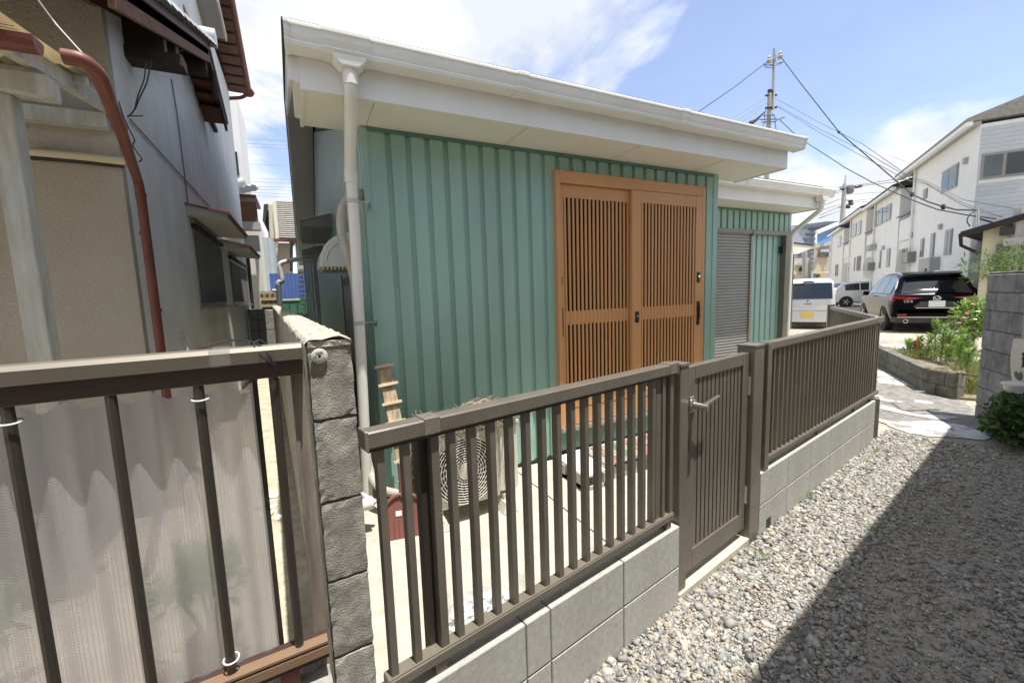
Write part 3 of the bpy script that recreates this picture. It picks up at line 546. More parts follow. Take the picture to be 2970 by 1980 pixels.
# ------------------------------------------------------------------ sliding door
do = thing('sliding_door', 'orange-brown lattice sliding entrance door of the green house', 'door', (2.77, 3.0, .29))
Yd = 2.955
bx('frame_jamb', 'door_wood', do, 1.900, 1.938, Yd-.005, 3.06, .286, 2.445, .003); bx('frame_jamb', 'door_wood', do, 3.585, 3.628, Yd-.005, 3.06, .286, 2.445, .003)
bx('frame_head', 'door_wood', do, 1.939, 3.584, Yd-.005, 3.06, 2.352, 2.445, .003); bx('sill', 'steel', do, 1.905, 3.624, Yd-.03, 3.06, .286, .320, .002)
bx('wall_return', 'green_trim', do, 3.6285, 3.66, 2.99, 3.05, .286, 2.445)
def leaf(name, x0, x1, y0, side, wl, wr):
    p = bx('door_leaf', 'door_glass', do, x0+.02, x1-.02, y0+.022, y0+.030, .34, 2.34)
    y1 = y0+.035
    bx('stile', 'door_wood', p, x0, x0+wl, y0, y1, .322, 2.350, .002); bx('stile', 'door_wood', p, x1-wr, x1, y0, y1, .322, 2.350, .002)
    a, b = x0+wl+.0005, x1-wr-.0005
    bx('top_rail', 'door_wood', p, a, b, y0+.002, y1, 2.245, 2.349, .002); bx('bottom_rail', 'door_wood', p, a, b, y0+.002, y1, .323, .555, .002); bx('bottom_panel_line', 'black', p, a, b, y0+.0, y0+.003, .468, .472)
    bx('middle_rail', 'door_wood', p, a, b, y0+.010, y1, 1.195, 1.312, .001)
    n = 17; w = (b-a)/n
    s0 = MB().box(0, w*.52, 0, .016, .557, 2.243)
    src = None
    for k in range(n):
        xx = a+w*(k+.24)
        if src is None: src = MB().box(xx, xx+w*.44, y0+.006, y0+.017, .556, 2.244).build('slat', 'door_wood', p)
        else: inst(src, 'slat', p, (xx+w*.22, y0+.0115, 1.40))
    return p
pl = leaf('left_leaf', 1.942, 2.80, 2.985, 0, .045, .10); prt = leaf('right_leaf', 2.69, 3.58, 2.946, 1, .105, .085)
def plate(parent, x, z, y, w=.022, h=.05):
    b = bx('lock_plate', 'black', parent, x-w, x+w, y-.006, y-.0005, z-h, z+h, .002); pipe([(x, y-.006, z+.01), (x, y-.014, z+.01)], .012, 'chrome', b, 'cylinder')
plate(prt, 3.535, 1.575, 2.946); plate(prt, 2.742, 1.225, 2.946)
h_ = bx('handle', 'black', prt, 3.518, 3.553, 2.934, 2.9455, 1.105, 1.340, .003); bx('grip', 'black', h_, 3.526, 3.545, 2.922, 2.9335, 1.16, 1.30, .003)
bx('handle', 'black', pl, 1.952, 1.966, 2.980, 2.9845, 1.105, 1.345); bx('lock_plate', 'black', pl, 1.950, 1.964, 2.980, 2.9845, 1.54, 1.60)
# ------------------------------------------------------------------ storm shutter on the wing
sh = thing('storm_shutter', 'closed grey corrugated storm shutter on the recessed wing of the green house', 'shutter', (5.6, 4.12, .3))
m = MB(); z = .34; xa, xb = HX1+.9, 5.985
pts = []
while z < 2.215: pts += [(4.105, z), (4.088, z+.008), (4.088, z+.026), (4.105, z+.034)]; z += .0425
for (a, b), (c, d) in zip(pts, pts[1:]): m.add([(xa, a, b), (xb, a, b), (xb, c, d), (xa, c, d)], [(0, 1, 2, 3)])
m.build('shutter_curtain', 'shutter_gray', sh)
bx('guide_rail', 'bronze_light', sh, 5.986, 6.03, 4.07, 4.149, .32, 2.225); bx('head_rail', 'gray_metal', sh, xa, 6.93, 4.055, 4.149, 2.226, 2.285, .003); bx('head_joint', 'bronze', sh, 5.99, 6.05, 4.045, 4.0545, 2.20, 2.285)
bx('stop_post', 'bronze', sh, 6.81, 6.93, 4.06, 4.149, .30, 2.2255); bx('latch', 'black', sh, 6.765, 6.809, 4.07, 4.145, 1.96, 2.07)
# ------------------------------------------------------------------ side wall of the alley: canopies, hood, meter boards
def canopy(y0, y1, z, x0, label, h=.10):
    t = thing('window_canopy', label, 'canopy', (.43, y0, z))
    MB().ext([(.439, y0, z+h+.06), (x0, y0, z+.06), (x0, y0, z-.0), (.439, y0, z-.0)], (0, y1-y0, 0)).build('canopy_body', 'gray_metal', t); MB().ext([(.438, y0-.01, z+h+.075), (x0-.02, y0-.01, z+.075), (x0-.02, y0-.01, z+.062), (.438, y0-.01, z+h+.062)], (0, y1-y0+.02, 0)).build('canopy_top', 'shutter_gray', t)
canopy(5.9, 7.7, 2.38, .10, 'grey metal window canopy projecting from the green side wall above the white hood'); canopy(8.6, 10.4, 2.30, .12, 'smaller grey canopy farther along the green side wall')
hd = thing('vent_hood', 'white rounded plastic hood on the side wall of the green house', 'vent hood', (.3, 4.2, 1.74))
prf = [(.44, 1.745), (.17, 1.745)]+[(.44-.27*math.cos(a), 1.77+.27*math.sin(a)) for a in np.linspace(0, math.pi/2, 9)]
MB().ext([(a, 3.9, b) for a, b in prf], (0, .62, 0)).build('hood_shell', 'hood_white', hd, bevel=.012, seg=2)
MB().tube([(.44-.22*math.cos(a), 3.897, 1.78+.20*math.sin(a)) for a in np.linspace(.1, 1.5, 9)], .006, 6).build('raised_bead', 'hood_white', hd, smooth=True)
for k in range(8): bx('grille_slat', 'cream', hd, .19+k*.03, .205+k*.03, 3.91, 4.5, 1.728, 1.7445)
sb = thing('back_door', 'dark aluminium back door standing under the white hood in the alley', 'door', (.42, 4.1, .1)); bx('door_leaf', 'bronze_dark', sb, .415, .438, 4.0, 4.75, .15, 1.68); bx('door_frame', 'bronze', sb, .40, .414, 3.95, 3.99, .12, 1.72); bx('door_frame', 'bronze', sb, .40, .414, 4.76, 4.80, .12, 1.72); bx('door_grille', 'shutter_gray', sb, .408, .4145, 4.08, 4.68, .9, 1.6)
# ================================================================== FENCE ALONG THE DRIVEWAY
def fobox(mb, s0, s1, t0, t1, z0, z1): return mb.obox(F(s0, t0, z0), FD*(s1-s0), FN*(t1-t0), UZ*(z1-z0))
def fbx(name, mat, parent, s0, s1, t0, t1, z0, z1, bevel=0): return fobox(MB(), s0, s1, t0, t1, z0, z1).build(name, mat, parent, bevel=bevel)
TF = .030   # fence centre line measured from the outer wall face
def blockwall(label, joints, cat='block wall'):
    t = thing('block_wall', label, cat, F(joints[0], .05, 0))
    a, b = joints[0], joints[-1]
    fbx('mortar_core', 'mortar', t, a+.006, b-.006, .006, .096, -.25, .384)
    for row, (z0, z1) in enumerate(((-.205, -.012), (-.006, .190), (.196, .391))):
        for x0, x1 in zip(joints, joints[1:]): fbx('block', 'block_new', t, x0+.003, x1-.003, 0+.0008*rng.random(), .102, z0, z1, .003)
    return t
blockwall('low two-course wall of pale new concrete blocks under the wide-barred fence beside the old pillar', [-2.255, -2.16, -1.76, -1.65, -1.25, -.845])
bw2 = blockwall('low wall of pale new concrete blocks under the long fence beyond the gate', [0, .4, .8, 1.2, 1.6, 2.0, 2.4])
fbx('weep_hole', 'black', bw2, .10, .16, -.002, .01, .02, .075)
def fence(label, s0, s1, bars, posts, feet, endcaps=True):
    t = thing('fence', label, 'fence', F((s0+s1)/2, TF, .391))
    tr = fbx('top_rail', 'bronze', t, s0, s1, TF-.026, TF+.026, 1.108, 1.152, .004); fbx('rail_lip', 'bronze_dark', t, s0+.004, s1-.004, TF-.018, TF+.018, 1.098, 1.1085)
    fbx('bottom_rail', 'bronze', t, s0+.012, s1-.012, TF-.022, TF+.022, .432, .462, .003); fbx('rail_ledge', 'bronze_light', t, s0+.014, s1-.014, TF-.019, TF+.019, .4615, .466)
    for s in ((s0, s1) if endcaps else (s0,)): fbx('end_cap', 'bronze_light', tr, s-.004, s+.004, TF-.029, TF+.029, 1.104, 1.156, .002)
    src = None
    for s in bars:
        if src is None: src = fbx('bar', 'bronze', t, s-.0095, s+.0095, TF-.014, TF+.014, .464, 1.10); c0 = np.array(WLOC[src.name])-F(s, TF, 0)
        else: inst(src, 'bar', t, F(s, TF, 0)+c0)
    for s in posts:
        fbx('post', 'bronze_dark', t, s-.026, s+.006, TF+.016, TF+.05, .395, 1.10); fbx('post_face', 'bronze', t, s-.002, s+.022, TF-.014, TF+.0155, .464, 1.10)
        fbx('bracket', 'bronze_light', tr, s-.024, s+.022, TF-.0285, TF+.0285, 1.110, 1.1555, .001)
    for s in posts:
        for q in (-.013, .012): MB().lathe(F(s+q, TF-.0285, 1.116), [(.0025, 0), (.0025, .001)], 8, -FN).build('screw', 'steel', tr)
        MB().lathe(F(s, TF, 1.1555), [(.005, 0), (.005, .0015), (.003, .002)], 10).build('screw', 'steel', tr)
    for s in feet: fbx('foot', 'bronze', t, s-.018, s+.018, TF-.012, TF+.022, .385, .433, .002)
    return t
k = [-2.197+.0689*i for i in range(18) if i != 2]
f1 = fence('short dark bronze aluminium fence in front of the air conditioner', -2.232, -.868, k+[-.955], [-2.055, -.905], [-2.06, -.905])
fbx('infill_plate', 'bronze', f1, -1.0, -.93, TF-.006, TF+.006, .466, 1.098)
k = [.11+.0689*i for i in range(35)]
f2 = fence('long dark bronze aluminium fence beyond the gate with its bars close together', .055, 2.53, k, [.10, 2.32], [.12, 1.0, 1.86, 2.33])
fbx('starting_post', 'bronze', f2, .045, .10, TF-.03, TF+.03, .392, 1.15, .003)
# back fence from the corner
BP = F(2.50, TF, 0); BE = V(6.70, 3.34, 0); bd = BE-BP; bl = np.linalg.norm(bd); bd /= bl; bn = V(-bd[1], bd[0], 0)
t = thing('fence', 'dark bronze aluminium fence turning the corner towards the parked van', 'fence', (BP+BE)/2)
def bb(name, mat, a, b, t0, t1, z0, z1, bev=0): return MB().obox(BP+bd*a+bn*t0+UZ*z0, bd*(b-a), bn*(t1-t0), UZ*(z1-z0)).build(name, mat, t, bevel=bev)
bb('top_rail', 'bronze', .03, bl, -.026, .026, 1.108, 1.152, .004); bb('bottom_rail', 'bronze', .04, bl, -.022, .022, .432, .462)
src = None
for i in range(int((bl-.15)/.0689)):
    a = .09+.0689*i
    if src is None: src = bb('bar', 'bronze', a-.0095, a+.0095, -.014, .014, .464, 1.10); c0 = np.array(WLOC[src.name])-(BP+bd*a)
    else: inst(src, 'bar', t, BP+bd*a+c0)
bb('post', 'bronze', bl-.05, bl+.03, -.04, .04, .0, 1.16, .004); bb('post_cap', 'bronze_light', bl-.055, bl+.035, -.045, .045, 1.1605, 1.175)
t = thing('block_wall', 'low block wall under the fence that turns the corner', 'block wall', (BP+BE)/2)
bb('mortar_core', 'mortar', .0, bl, -.04, .04, -.2, .38)
nb = int(bl/.4)
for r_, (z0, z1) in enumerate(((-.006, .190), (.196, .391))):
    for i in range(nb+1):
        a = max(.06, i*.4); b = min(bl-.02, (i+1)*.4)
        if b-a > .05: bb('block', 'block_new', a+.003, b-.003, -.05, .05, z0, z1, .003)
# gate
ga = thing('gate', 'dark bronze slatted garden gate with a silver lever handle', 'gate', F(-.45, TF, .05))
TG = .045
gp1 = thing('gate_post', 'slim bronze gate post on the handle side of the garden gate', 'gate post', F(-.80, TG, .02)); fbx('shaft', 'bronze', gp1, -.838, -.770, TG-.035, TG+.035, -.05, 1.13, .003); fbx('cap', 'bronze_light', gp1, -.842, -.766, TG-.039, TG+.039, 1.1305, 1.142); fbx('strike_plate', 'steel', gp1, -.7695, -.764, TG-.02, TG+.02, .82, .98)
gp2 = thing('gate_post', 'broad bronze gate post on the hinge side of the garden gate', 'gate post', F(-.06, TG, .02)); fbx('shaft', 'bronze', gp2, -.128, -.008, TG-.045, TG+.05, -.05, 1.145, .003); fbx('cap', 'bronze_light', gp2, -.132, -.004, TG-.049, TG+.054, 1.1455, 1.155)
fbx('stile', 'bronze', ga, -.755, -.690, TG-.02, TG+.02, .10, 1.115, .002); fbx('stile', 'bronze', ga, -.205, -.140, TG-.02, TG+.02, .10, 1.115, .002)
fbx('top_rail', 'bronze', ga, -.6895, -.2055, TG-.02, TG+.02, 1.052, 1.115, .002); fbx('bottom_rail', 'bronze', ga, -.6895, -.2055, TG-.02, TG+.02, .10, .200, .002)
src = None
for i in range(12):
    s = -.665+.0398*i
    if src is None: src = fbx('slat', 'bronze', ga, s-.0145, s+.0145, TG-.012, TG+.004, .2005, 1.0515); c0 = np.array(WLOC[src.name])-F(s, TG, 0)
    else: inst(src, 'slat', ga, F(s, TG, 0)+c0)
fbx('back_panel', 'bronze', ga, -.6895, -.2055, TG+.006, TG+.012, .2005, 1.0515)
for z in (.93, .30): MB().tube([F(-.134, TG-.024, z-.05), F(-.134, TG-.024, z+.05)], .007, 8).build('hinge', 'steel', ga, smooth=True)
lv = fbx('lock_case', 'steel', ga, -.742, -.702, TG-.026, TG-.0205, .895, .975, .003); MB().lathe(F(-.722, TG-.026, .935), [(.030, 0), (.030, .006), (.017, .012), (.016, .075), (.013, .078)], 20, -FN).build('lever_hub', 'steel', lv, smooth=True)
MB().ext([F(-.722, TG-.085, .945), F(-.58, TG-.085, .968), F(-.575, TG-.085, .956), F(-.72, TG-.085, .922)], FN*.016).build('lever', 'steel', lv, bevel=.003)
fbx('key_plate', 'bronze_light', ga, -.735, -.709, TG-.024, TG-.0205, .715, .77, .003)
si = fbx('gate_sill', 'sill', None, -.843, -.002, .0, .20, -.15, .045, .004); struct(si)
si = fbx('gate_threshold', 'slab', None, -.843, -.002, .2005, .34, -.1, .0505); struct(si)
# ================================================================== OLD BLOCK WALL (boundary with the neighbour)
ob = thing('old_block_wall', 'weathered grey block wall end standing between the two fences, running back along the alley', 'block wall', L(.05, 3, 0))
def lbx(name, mat, parent, u0, u1, v0, v1, z0, z1, bevel=0): return MB().obox(L(u0, v0, z0), LU*(u1-u0), LV*(v1-v0), UZ*(z1-z0)).build(name, mat, parent, bevel=bevel)
lbx('mortar_core', 'mortar_old', ob, .006, .090, .012, 7.9, -.2, 1.36)
def roughblock(u0, u1, v0, v1, z0, z1, name='block', mat='block_old', parent=ob, amp=.0008, nx=5, face=True):
    # box with a jittered, subdivided surface so edges are chipped
    m = MB(); dims = (u1-u0, v1-v0, z1-z0); n = [max(1, min(16, int(round(d/.016)))) for d in dims]
    bm = bmesh.new(); bmesh.ops.create_cube(bm, size=1)
    idx = {}
    vs = []; fs = []
    def vid(i, j, k):
        key = (i, j, k)
        if key not in idx:
            p = np.array([u0+dims[0]*i/n[0], v0+dims[1]*j/n[1], z0+dims[2]*k/n[2]]); e = sum((a in (0, b)) for a, b in zip(key, n))
            cen = np.array([(u0+u1)/2, (v0+v1)/2, (z0+z1)/2]); dirn = np.sign(cen-p)*np.array([(a in (0, b)) for a, b in zip(key, n)])
            p = p+dirn*(amp*abs(rng.normal())*(2.2 if e >= 2 else .5)); idx[key] = len(vs); vs.append(L(*p))
        return idx[key]
    for ax in range(3):
        b_, c_ = [q for q in range(3) if q != ax]
        for side in (0, n[ax]):
            for i in range(n[b_]):
                for j in range(n[c_]):
                    q = []
                    for di, dj in ((0, 0), (1, 0), (1, 1), (0, 1)):
                        k_ = [0, 0, 0]; k_[ax] = side; k_[b_] = i+di; k_[c_] = j+dj; q.append(vid(*k_))
                    flip = (side == 0) ^ (ax == 1); fs.append(tuple(q[::-1]) if flip else tuple(q))
    bm.free(); return m.add(vs, fs).build(name, mat, parent)
zc = [0.0, .197, .398, .598, .799, 1.0, 1.2, 1.385]
for r_ in range(7):
    z0, z1 = zc[r_]+.003, zc[r_+1]-.003
    st = .0 if r_ % 2 else .2; v0 = .0
    cuts = [0]+[st+.4*i for i in range(1 if st == 0 else 0, 22) if st+.4*i > .15]
    cuts = [c for c in cuts if c <= 7.9]+[7.9]
    for i, (a, b) in enumerate(zip(cuts, cuts[1:])):
        if b-a < .03: continue
        mt = 'block_old'
        if i < 3: roughblock(.0, .096, a+.003, b-.003, z0, z1, mat=mt)
        else: lbx('block', mt, ob, .0, .096, a+.003, b-.003, z0, z1, .003)
# rough mortar capping
m = MB(); nu, nv = 9, 700
hz = rng.normal(0, .0022, (nu+1, nv+1)); hq = rng.normal(0, .0016, (nu+1, nv+1)); prof_ = [(-.0015, 1.372), (-.002, 1.381), (.004, 1.388), (.018, 1.391), (.034, 1.392), (.052, 1.392), (.07, 1.391), (.09, 1.388), (.0975, 1.381), (.097, 1.372)]
m.grid(lambda a, b: L(prof_[int(round(a*nu))][0]+hq[int(round(a*nu)), int(round(b*nv))], -.001+7.9*b+(0 if b > .001 else hq[int(round(a*nu)), 0]), prof_[int(round(a*nu))][1]+hz[int(round(a*nu)), int(round(b*nv))]), nu, nv)
m.obox(L(.001, .001, 1.372), LU*.094, LV*7.89, UZ*.014); m.build('rough_cap', 'block_top', ob)
dk = MB().lathe(L(.024, -.001, 1.352), [(.0175, 0), (.0175, .003), (.015, .0045)], 28, -LV).build('survey_marker', 'disc', ob, smooth=True)
for txt, du, dz, sz in (('3808', -.0003, .0078, .0082), ('00', -.0095, -.0012, .0072)):
    me = textmesh(txt, sz, .0002); o = bpy.data.objects.new('lettering', me); COL.objects.link(o); me.materials.append(MATS['pvc_dark']); o.parent = dk
    o.location = tuple(L(.024+du, -.0062, 1.352+dz)-np.array(WLOC[dk.name])); o.rotation_euler = (math.pi/2, -.12, _a)
MB().lathe(L(.024, -.0052, 1.352), [(.0032, 0), (.0032, .0007)], 12, -LV).build('centre_hole', 'black', dk)
for du, dz in ((-.0072, -.0095), (-.0014, -.0110), (.0046, -.0103), (.0098, -.0066)): MB().obox(L(.024+du-.0018, -.0058, 1.352+dz-.0018), LU*.0036, LV*.0006, UZ*.0036).build('mark', 'pvc_dark', dk)
wp = lbx('weathered_post', 'post_weathered', None, -.037, -.007, .016, .045, .0, 1.345); tag(wp, 'weathered brown wooden batten standing against the old block pillar', 'wooden post')
# ================================================================== BROWN FENCE ON THE LEFT + CORRUGATED SHEET
lf = thing('fence', 'brown aluminium railing tied with a translucent corrugated sheet, beside the old block pillar', 'fence', L(-.5, 0, .6))
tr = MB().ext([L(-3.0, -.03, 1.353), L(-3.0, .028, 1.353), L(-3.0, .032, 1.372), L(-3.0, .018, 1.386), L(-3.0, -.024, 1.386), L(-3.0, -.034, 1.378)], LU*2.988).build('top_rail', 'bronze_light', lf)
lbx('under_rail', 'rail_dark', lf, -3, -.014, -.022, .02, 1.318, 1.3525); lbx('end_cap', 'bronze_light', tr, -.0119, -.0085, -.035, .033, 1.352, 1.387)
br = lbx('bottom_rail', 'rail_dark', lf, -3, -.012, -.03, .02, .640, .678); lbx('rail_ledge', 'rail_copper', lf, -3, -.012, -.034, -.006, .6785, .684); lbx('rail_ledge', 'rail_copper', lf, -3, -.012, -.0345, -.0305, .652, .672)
src = None
for i, u in enumerate([-.071-.1315*j for j in range(18)]):
    if src is None:
        src = MB().tube([L(u, -.012, .68), L(u, -.012, 1.318)], .0092, 8).build('bar', 'bronze_dark', lf, smooth=True); c0 = np.array(WLOC[src.name])-L(u, 0, 0)
    else: inst(src, 'bar', lf, L(u, 0, 0)+c0)
for u, z in ((-.201, 1.29), (-.464, 1.29), (-.201, .715)):
    MB().tube(arc(L(u, -.012, z), .0145, -.3, 5.9, 16, LU, LV+UZ*.15), .0018, 6).build('zip_tie', 'pot_white', lf, smooth=True)
lbx('back_post', 'bronze_dark', lf, -.118, -.103, .045, .060, .5, 1.35)
lbx('back_post', 'bronze_dark', lf, -1.30, -1.27, .035, .055, .5, 1.35)
m = MB(); nx_, nz_ = 220, 60
def wave(a, b):
    u = -3.0+2.888*a; z = .60+.70*b; amp = .011
    ph = u/.060*2*math.pi
    return L(u, .022+amp*math.sin(ph*1.0)*.8+.0015*math.sin(u*7+b*2), z+.007*math.sin(ph)*(b > .97))
m.grid(wave, 640, 24); ps = m.build('plastic_sheet', 'plastic_sheet', None, smooth='all', origin=L(-1, 0, .6)); tag(ps, 'translucent corrugated plastic sheet tied behind the brown railing', 'plastic sheet')
cb = thing('cable', 'thin black cable looped over the brown railing with a clear cable clip', 'cable', L(-.1, 0, 1.387))
MB().tube(bend([L(-.20, .01, 1.389), L(-.14, .02, 1.402), L(-.10, -.0, 1.396), L(-.075, -.038, 1.375), L(-.066, -.037, 1.335), L(-.058, -.02, 1.325), L(-.06, .03, 1.36), L(-.085, .02, 1.40), L(-.105, -.02, 1.392), L(-.083, -.039, 1.36), L(-.064, -.036, 1.345)], .02), .0022, 7).build('wire', 'black', cb, smooth=True)
MB().obox(L(-.178, -.036, 1.352), LU*.036, LV*.07, UZ*.0365).build('clip', 'clear_bag', cb, bevel=.004)
lw = thing('block_wall', 'low rough block wall below the brown railing', 'block wall', L(-1, 0, 0))
for r_, (z0, z1) in enumerate(((.0, .2), (.203, .40), (.403, .585))):
    for i in range(8):
        u1 = -.005-.4*i-(.2 if r_ % 2 and i else 0)
        u0 = -.005-.4*(i+1)-(.2 if r_ % 2 else 0)
        if i < 2: roughblock(u0+.004, u1-.004, -.05, .06, z0, z1, parent=lw)
        else: lbx('block', 'block_old', lw, u0+.004, u1-.004, -.05, .06, z0, z1, .003)
for u in (-.085, -1.3): lbx('fence_foot', 'red_brown', lf, u-.03, u+.01, -.015, .02, .58, .641)
# garden things seen hazily through the sheet
def leaves(mb, c, r, n, size, flat=.0, sq=(1, 1, 1), up=.3, asp=.5, shell=.5):
    c = np.array(c, float)
    for _ in range(n):
        d = rng.normal(size=3); d /= np.linalg.norm(d); p = c+d*np.array(sq)*r*(shell+(1-shell)*rng.random()**.5)
        a = rng.normal(size=3)+d*.6+V(0, 0, up); a /= np.linalg.norm(a); b = np.cross(a, rng.normal(size=3)); b /= np.linalg.norm(b); w = np.cross(a, b); s = size*rng.uniform(.6, 1.3)
        mid = p+a*s*.5+w*s*.10
        mb.add([p, mid+b*s*asp*.5, p+a*s, mid-b*s*asp*.5], [(0, 1, 2, 3)])
    return mb
def shrub(name, label, c, r, n, size, mat, sq=(1, 1, 1), group=None, cat='shrub', asp=.5):
    c = np.array(c, float); t = thing(name, label, cat, (c[0], c[1], 0), group); m = MB()
    for k in range(9):
        d = rng.normal(size=3); d[2] = abs(d[2])*.7; d /= np.linalg.norm(d); q = c+d*r*.55*np.array(sq)
        leaves(m, q, r*.55, n//9, size, sq=sq, asp=asp)
    m.build('foliage', mat, t); m = MB()
    for k in range(5): d = rng.normal(size=2)*r*.3; m.tube([(c[0], c[1], 0), (c[0]+d[0]*.4, c[1]+d[1]*.4, c[2]*.6), (c[0]+d[0], c[1]+d[1], c[2])], [.012, .009, .004], 6)
    m.build('stem', 'bark', t); return t
shrub('garden_shrub', 'low green shrub in the neighbour yard blurred behind the plastic sheet', (-.42, 1.95, .40), .15, 300, .06, 'leaf_bright')
shrub('garden_shrub', 'second small shrub in the neighbour yard behind the plastic sheet', (-1.25, 2.1, .35), .2, 500, .07, 'leaf_bright')
# a few pale stones at the foot of the wall
for i, (u, v, r) in enumerate([(-.20, 2.2, .04), (-.16, 2.32, .03), (-.23, 2.38, .045), (-.13, 2.12, .03), (-.19, 2.05, .025), (-.15, 2.5, .035)]):
    o = MB().blob(L(u, v, r*.6), r, .18, sq=(1.2, 1, .7)).build('loose_stone', 'step_white', None); tag(o, 'pale loose stone lying on the sandy strip beside the old block wall', 'stone', 'stones by the old wall')
# ================================================================== YARD THINGS
ac = thing('air_conditioner', 'cream outdoor air-conditioner unit with a round fan grille in front of the green wall', 'air conditioner', (.92, 2.55, .05))
x0, x1, y0, y1, z0, z1 = .615, 1.205, 2.42, 2.70, .155, .655
bx('casing', 'ac_cream', ac, x0, x1-.125, y0, y1, z0, z1-.02, .012); bx('service_cover', 'ac_white', ac, x1-.124, x1+.02, y0+.015, y1, z0+.02, z1-.03, .012); tp = bx('lid', 'ac_white', ac, x0-.004, x1+.022, y0-.006, y1+.004, z1-.0195, z1, .006)
for k in range(4): bx('louvre', 'ac_cream', ac, x1-.09, x1-.03, y0+.008, y0+.0155, z0+.10+k*.035, z0+.106+k*.035)
fc = V(.845, y0, .385); R0 = .213
MB().lathe(fc+V(0, -.0008, 0), [(R0, 0), (R0, .0004)], 48, (0, -1, 0)).build('fan_opening', 'black', ac)
gr = MB().lathe(fc+V(0, -.012, 0), [(.055, -.002), (.055, .004), (.03, .006)], 28, (0, -1, 0)).build('fan_hub', 'ac_cream', ac, smooth=True)
for r in np.linspace(.066, R0, 10): MB().tube(arc(fc+V(0, -.012, 0), r, 0, 2*math.pi, 49, (1, 0, 0), (0, 0, 1)), .0024, 5, cap=False).build('grille_ring', 'ac_white', ac, smooth=True)
for k in range(24):
    a = 2*math.pi*k/24; d = V(math.cos(a), 0, math.sin(a)); a2 = a+.55; d2 = V(math.cos(a2), 0, math.sin(a2)); q = [fc+V(0, -.010, 0)+(d*(1-w)+d2*w)/np.linalg.norm(d*(1-w)+d2*w)*(.055+(R0-.055)*w) for w in np.linspace(0, 1, 6)]
    MB().tube(q, .0021, 5).build('grille_spoke', 'ac_white', ac, smooth=True)
for xx in (.60, 1.07):
    MB().ext([(xx, y0-.06, .05), (xx+.115, y0-.06, .05), (xx+.09, y0-.05, .125), (xx+.025, y0-.05, .125)], (0, .36, 0)).build('foot_block', 'ac_white', ac, bevel=.004); bx('foot_rail', 'ac_cream', ac, xx+.03, xx+.085, y0+.0, y0+.25, .1255, .1555)
sm = thing('straw_mat', 'dry straw mat draped over the top and side of the air conditioner', 'straw mat', (.9, 2.55, .66))
m = MB()
for k in range(1500):
    p = V(rng.uniform(.60, 1.20), rng.uniform(2.405, 2.72), .658+.03*rng.random()); d = V(rng.normal(0, .35), -1 if rng.random() < .5 else 1, rng.normal(0, .18)); d /= np.linalg.norm(d); l_ = rng.uniform(.05, .14); m.bar(p, p+d*l_, .0035, .0025)
for k in range(900):
    p = V(.598-.018*rng.random(), rng.uniform(2.42, 2.74), rng.uniform(.10, .66)); d = V(rng.normal(0, .05), rng.normal(0, .45), -1); d /= np.linalg.norm(d); m.bar(p, p+d*rng.uniform(.05, .13), .0035, .0025, (1, 0, 0))
m.build('straw', 'straw', sm); m = MB()
for k in range(260):
    p = V(1.02+rng.normal(0, .05), 2.66+rng.normal(0, .03), .69+.05*rng.random()); d = V(1, rng.normal(0, .3), rng.normal(0, .25)); d /= np.linalg.norm(d); m.bar(p, p+d*rng.uniform(.04, .1), .004, .003)
m.build('straw_bundle', 'wood_plank', sm)
MB().box(.60, 1.205, 2.41, 2.72, .6555, .662).build('mat_base', 'straw', sm); MB().box(.583, .600, 2.43, 2.73, .12, .655).build('mat_side', 'straw', sm)
# leaning plank ladder
pk = thing('plank_ladder', 'weathered plank with nailed cross battens leaning on the green wall', 'plank', (.5, 2.7, .05))
A, B = V(.56, 2.66, .05), V(.475, 2.955, 1.02); d = (B-A)/np.linalg.norm(B-A); ax = V(1, 0, 0)-d*d[0]; ax /= np.linalg.norm(ax); nn = np.cross(ax, d)
MB().obox(A-ax*.045, ax*.09, B-A, nn*.016).build('board', 'wood_plank', pk, bevel=.002)
nrm = nn if nn[1] < 0 else -nn
base = (A if nn[1] < 0 else A)
for k in range(8):
    c = A+d*(.10+.128*k)+nrm*(.016 if nn[1] < 0 else .0); w = .066
    MB().obox(c-ax*w, ax*2*w, d*.020, nrm*.022).build('batten', 'wood_light', pk, bevel=.002); 
# dustpan
du = thing('dustpan', 'dark red plastic dustpan standing on the concrete slab against the plank', 'dustpan', (.45, 2.45, .05))
A = V(.335, 2.445, .052); B = V(.56, 2.405, .052); wv = (B-A)/np.linalg.norm(B-A); upv = V(0, .30, 1); upv -= wv*np.dot(wv, upv); upv /= np.linalg.norm(upv); nv = np.cross(wv, upv); c = (A+B)/2; w = np.linalg.norm(B-A)/2
pf = [c-wv*w, c+wv*w, c+wv*w+upv*.15]+[c+wv*(w-.0)*math.cos(a)+upv*(.15+.105*math.sin(a)) for a in np.linspace(.15, math.pi-.15, 14)]+[c-wv*w+upv*.15]
MB().ext(pf, nv*-.006).build('pan', 'dustpan', du)
rim = [c-wv*w+upv*0]+[c-wv*w+upv*.15]+[c+wv*w*math.cos(a)+upv*(.15+.105*math.sin(a)) for a in np.linspace(math.pi-.1, .1, 16)]+[c+wv*w+upv*.15, c+wv*w]
MB().tube([q+nv*.008 for q in rim], .011, 7).build('rim', 'dustpan', du, smooth=True)
for k in range(7): q = c-wv*w*.75+wv*w*.25*k+upv*.02; MB().bar(q+nv*.004, q+upv*.09+nv*.004, .004, .006, nv).build('rib', 'dustpan', du)
MB().tube([c+upv*.24, c+upv*.36, c+upv*.43], [.020, .016, .018], 10).build('handle', 'dustpan', du, smooth=True)
MB().obox(c-wv*.045+upv*.13+nv*.003, wv*.035, upv*.03, nv*.001).build('label_sticker', 'pot_white', du)
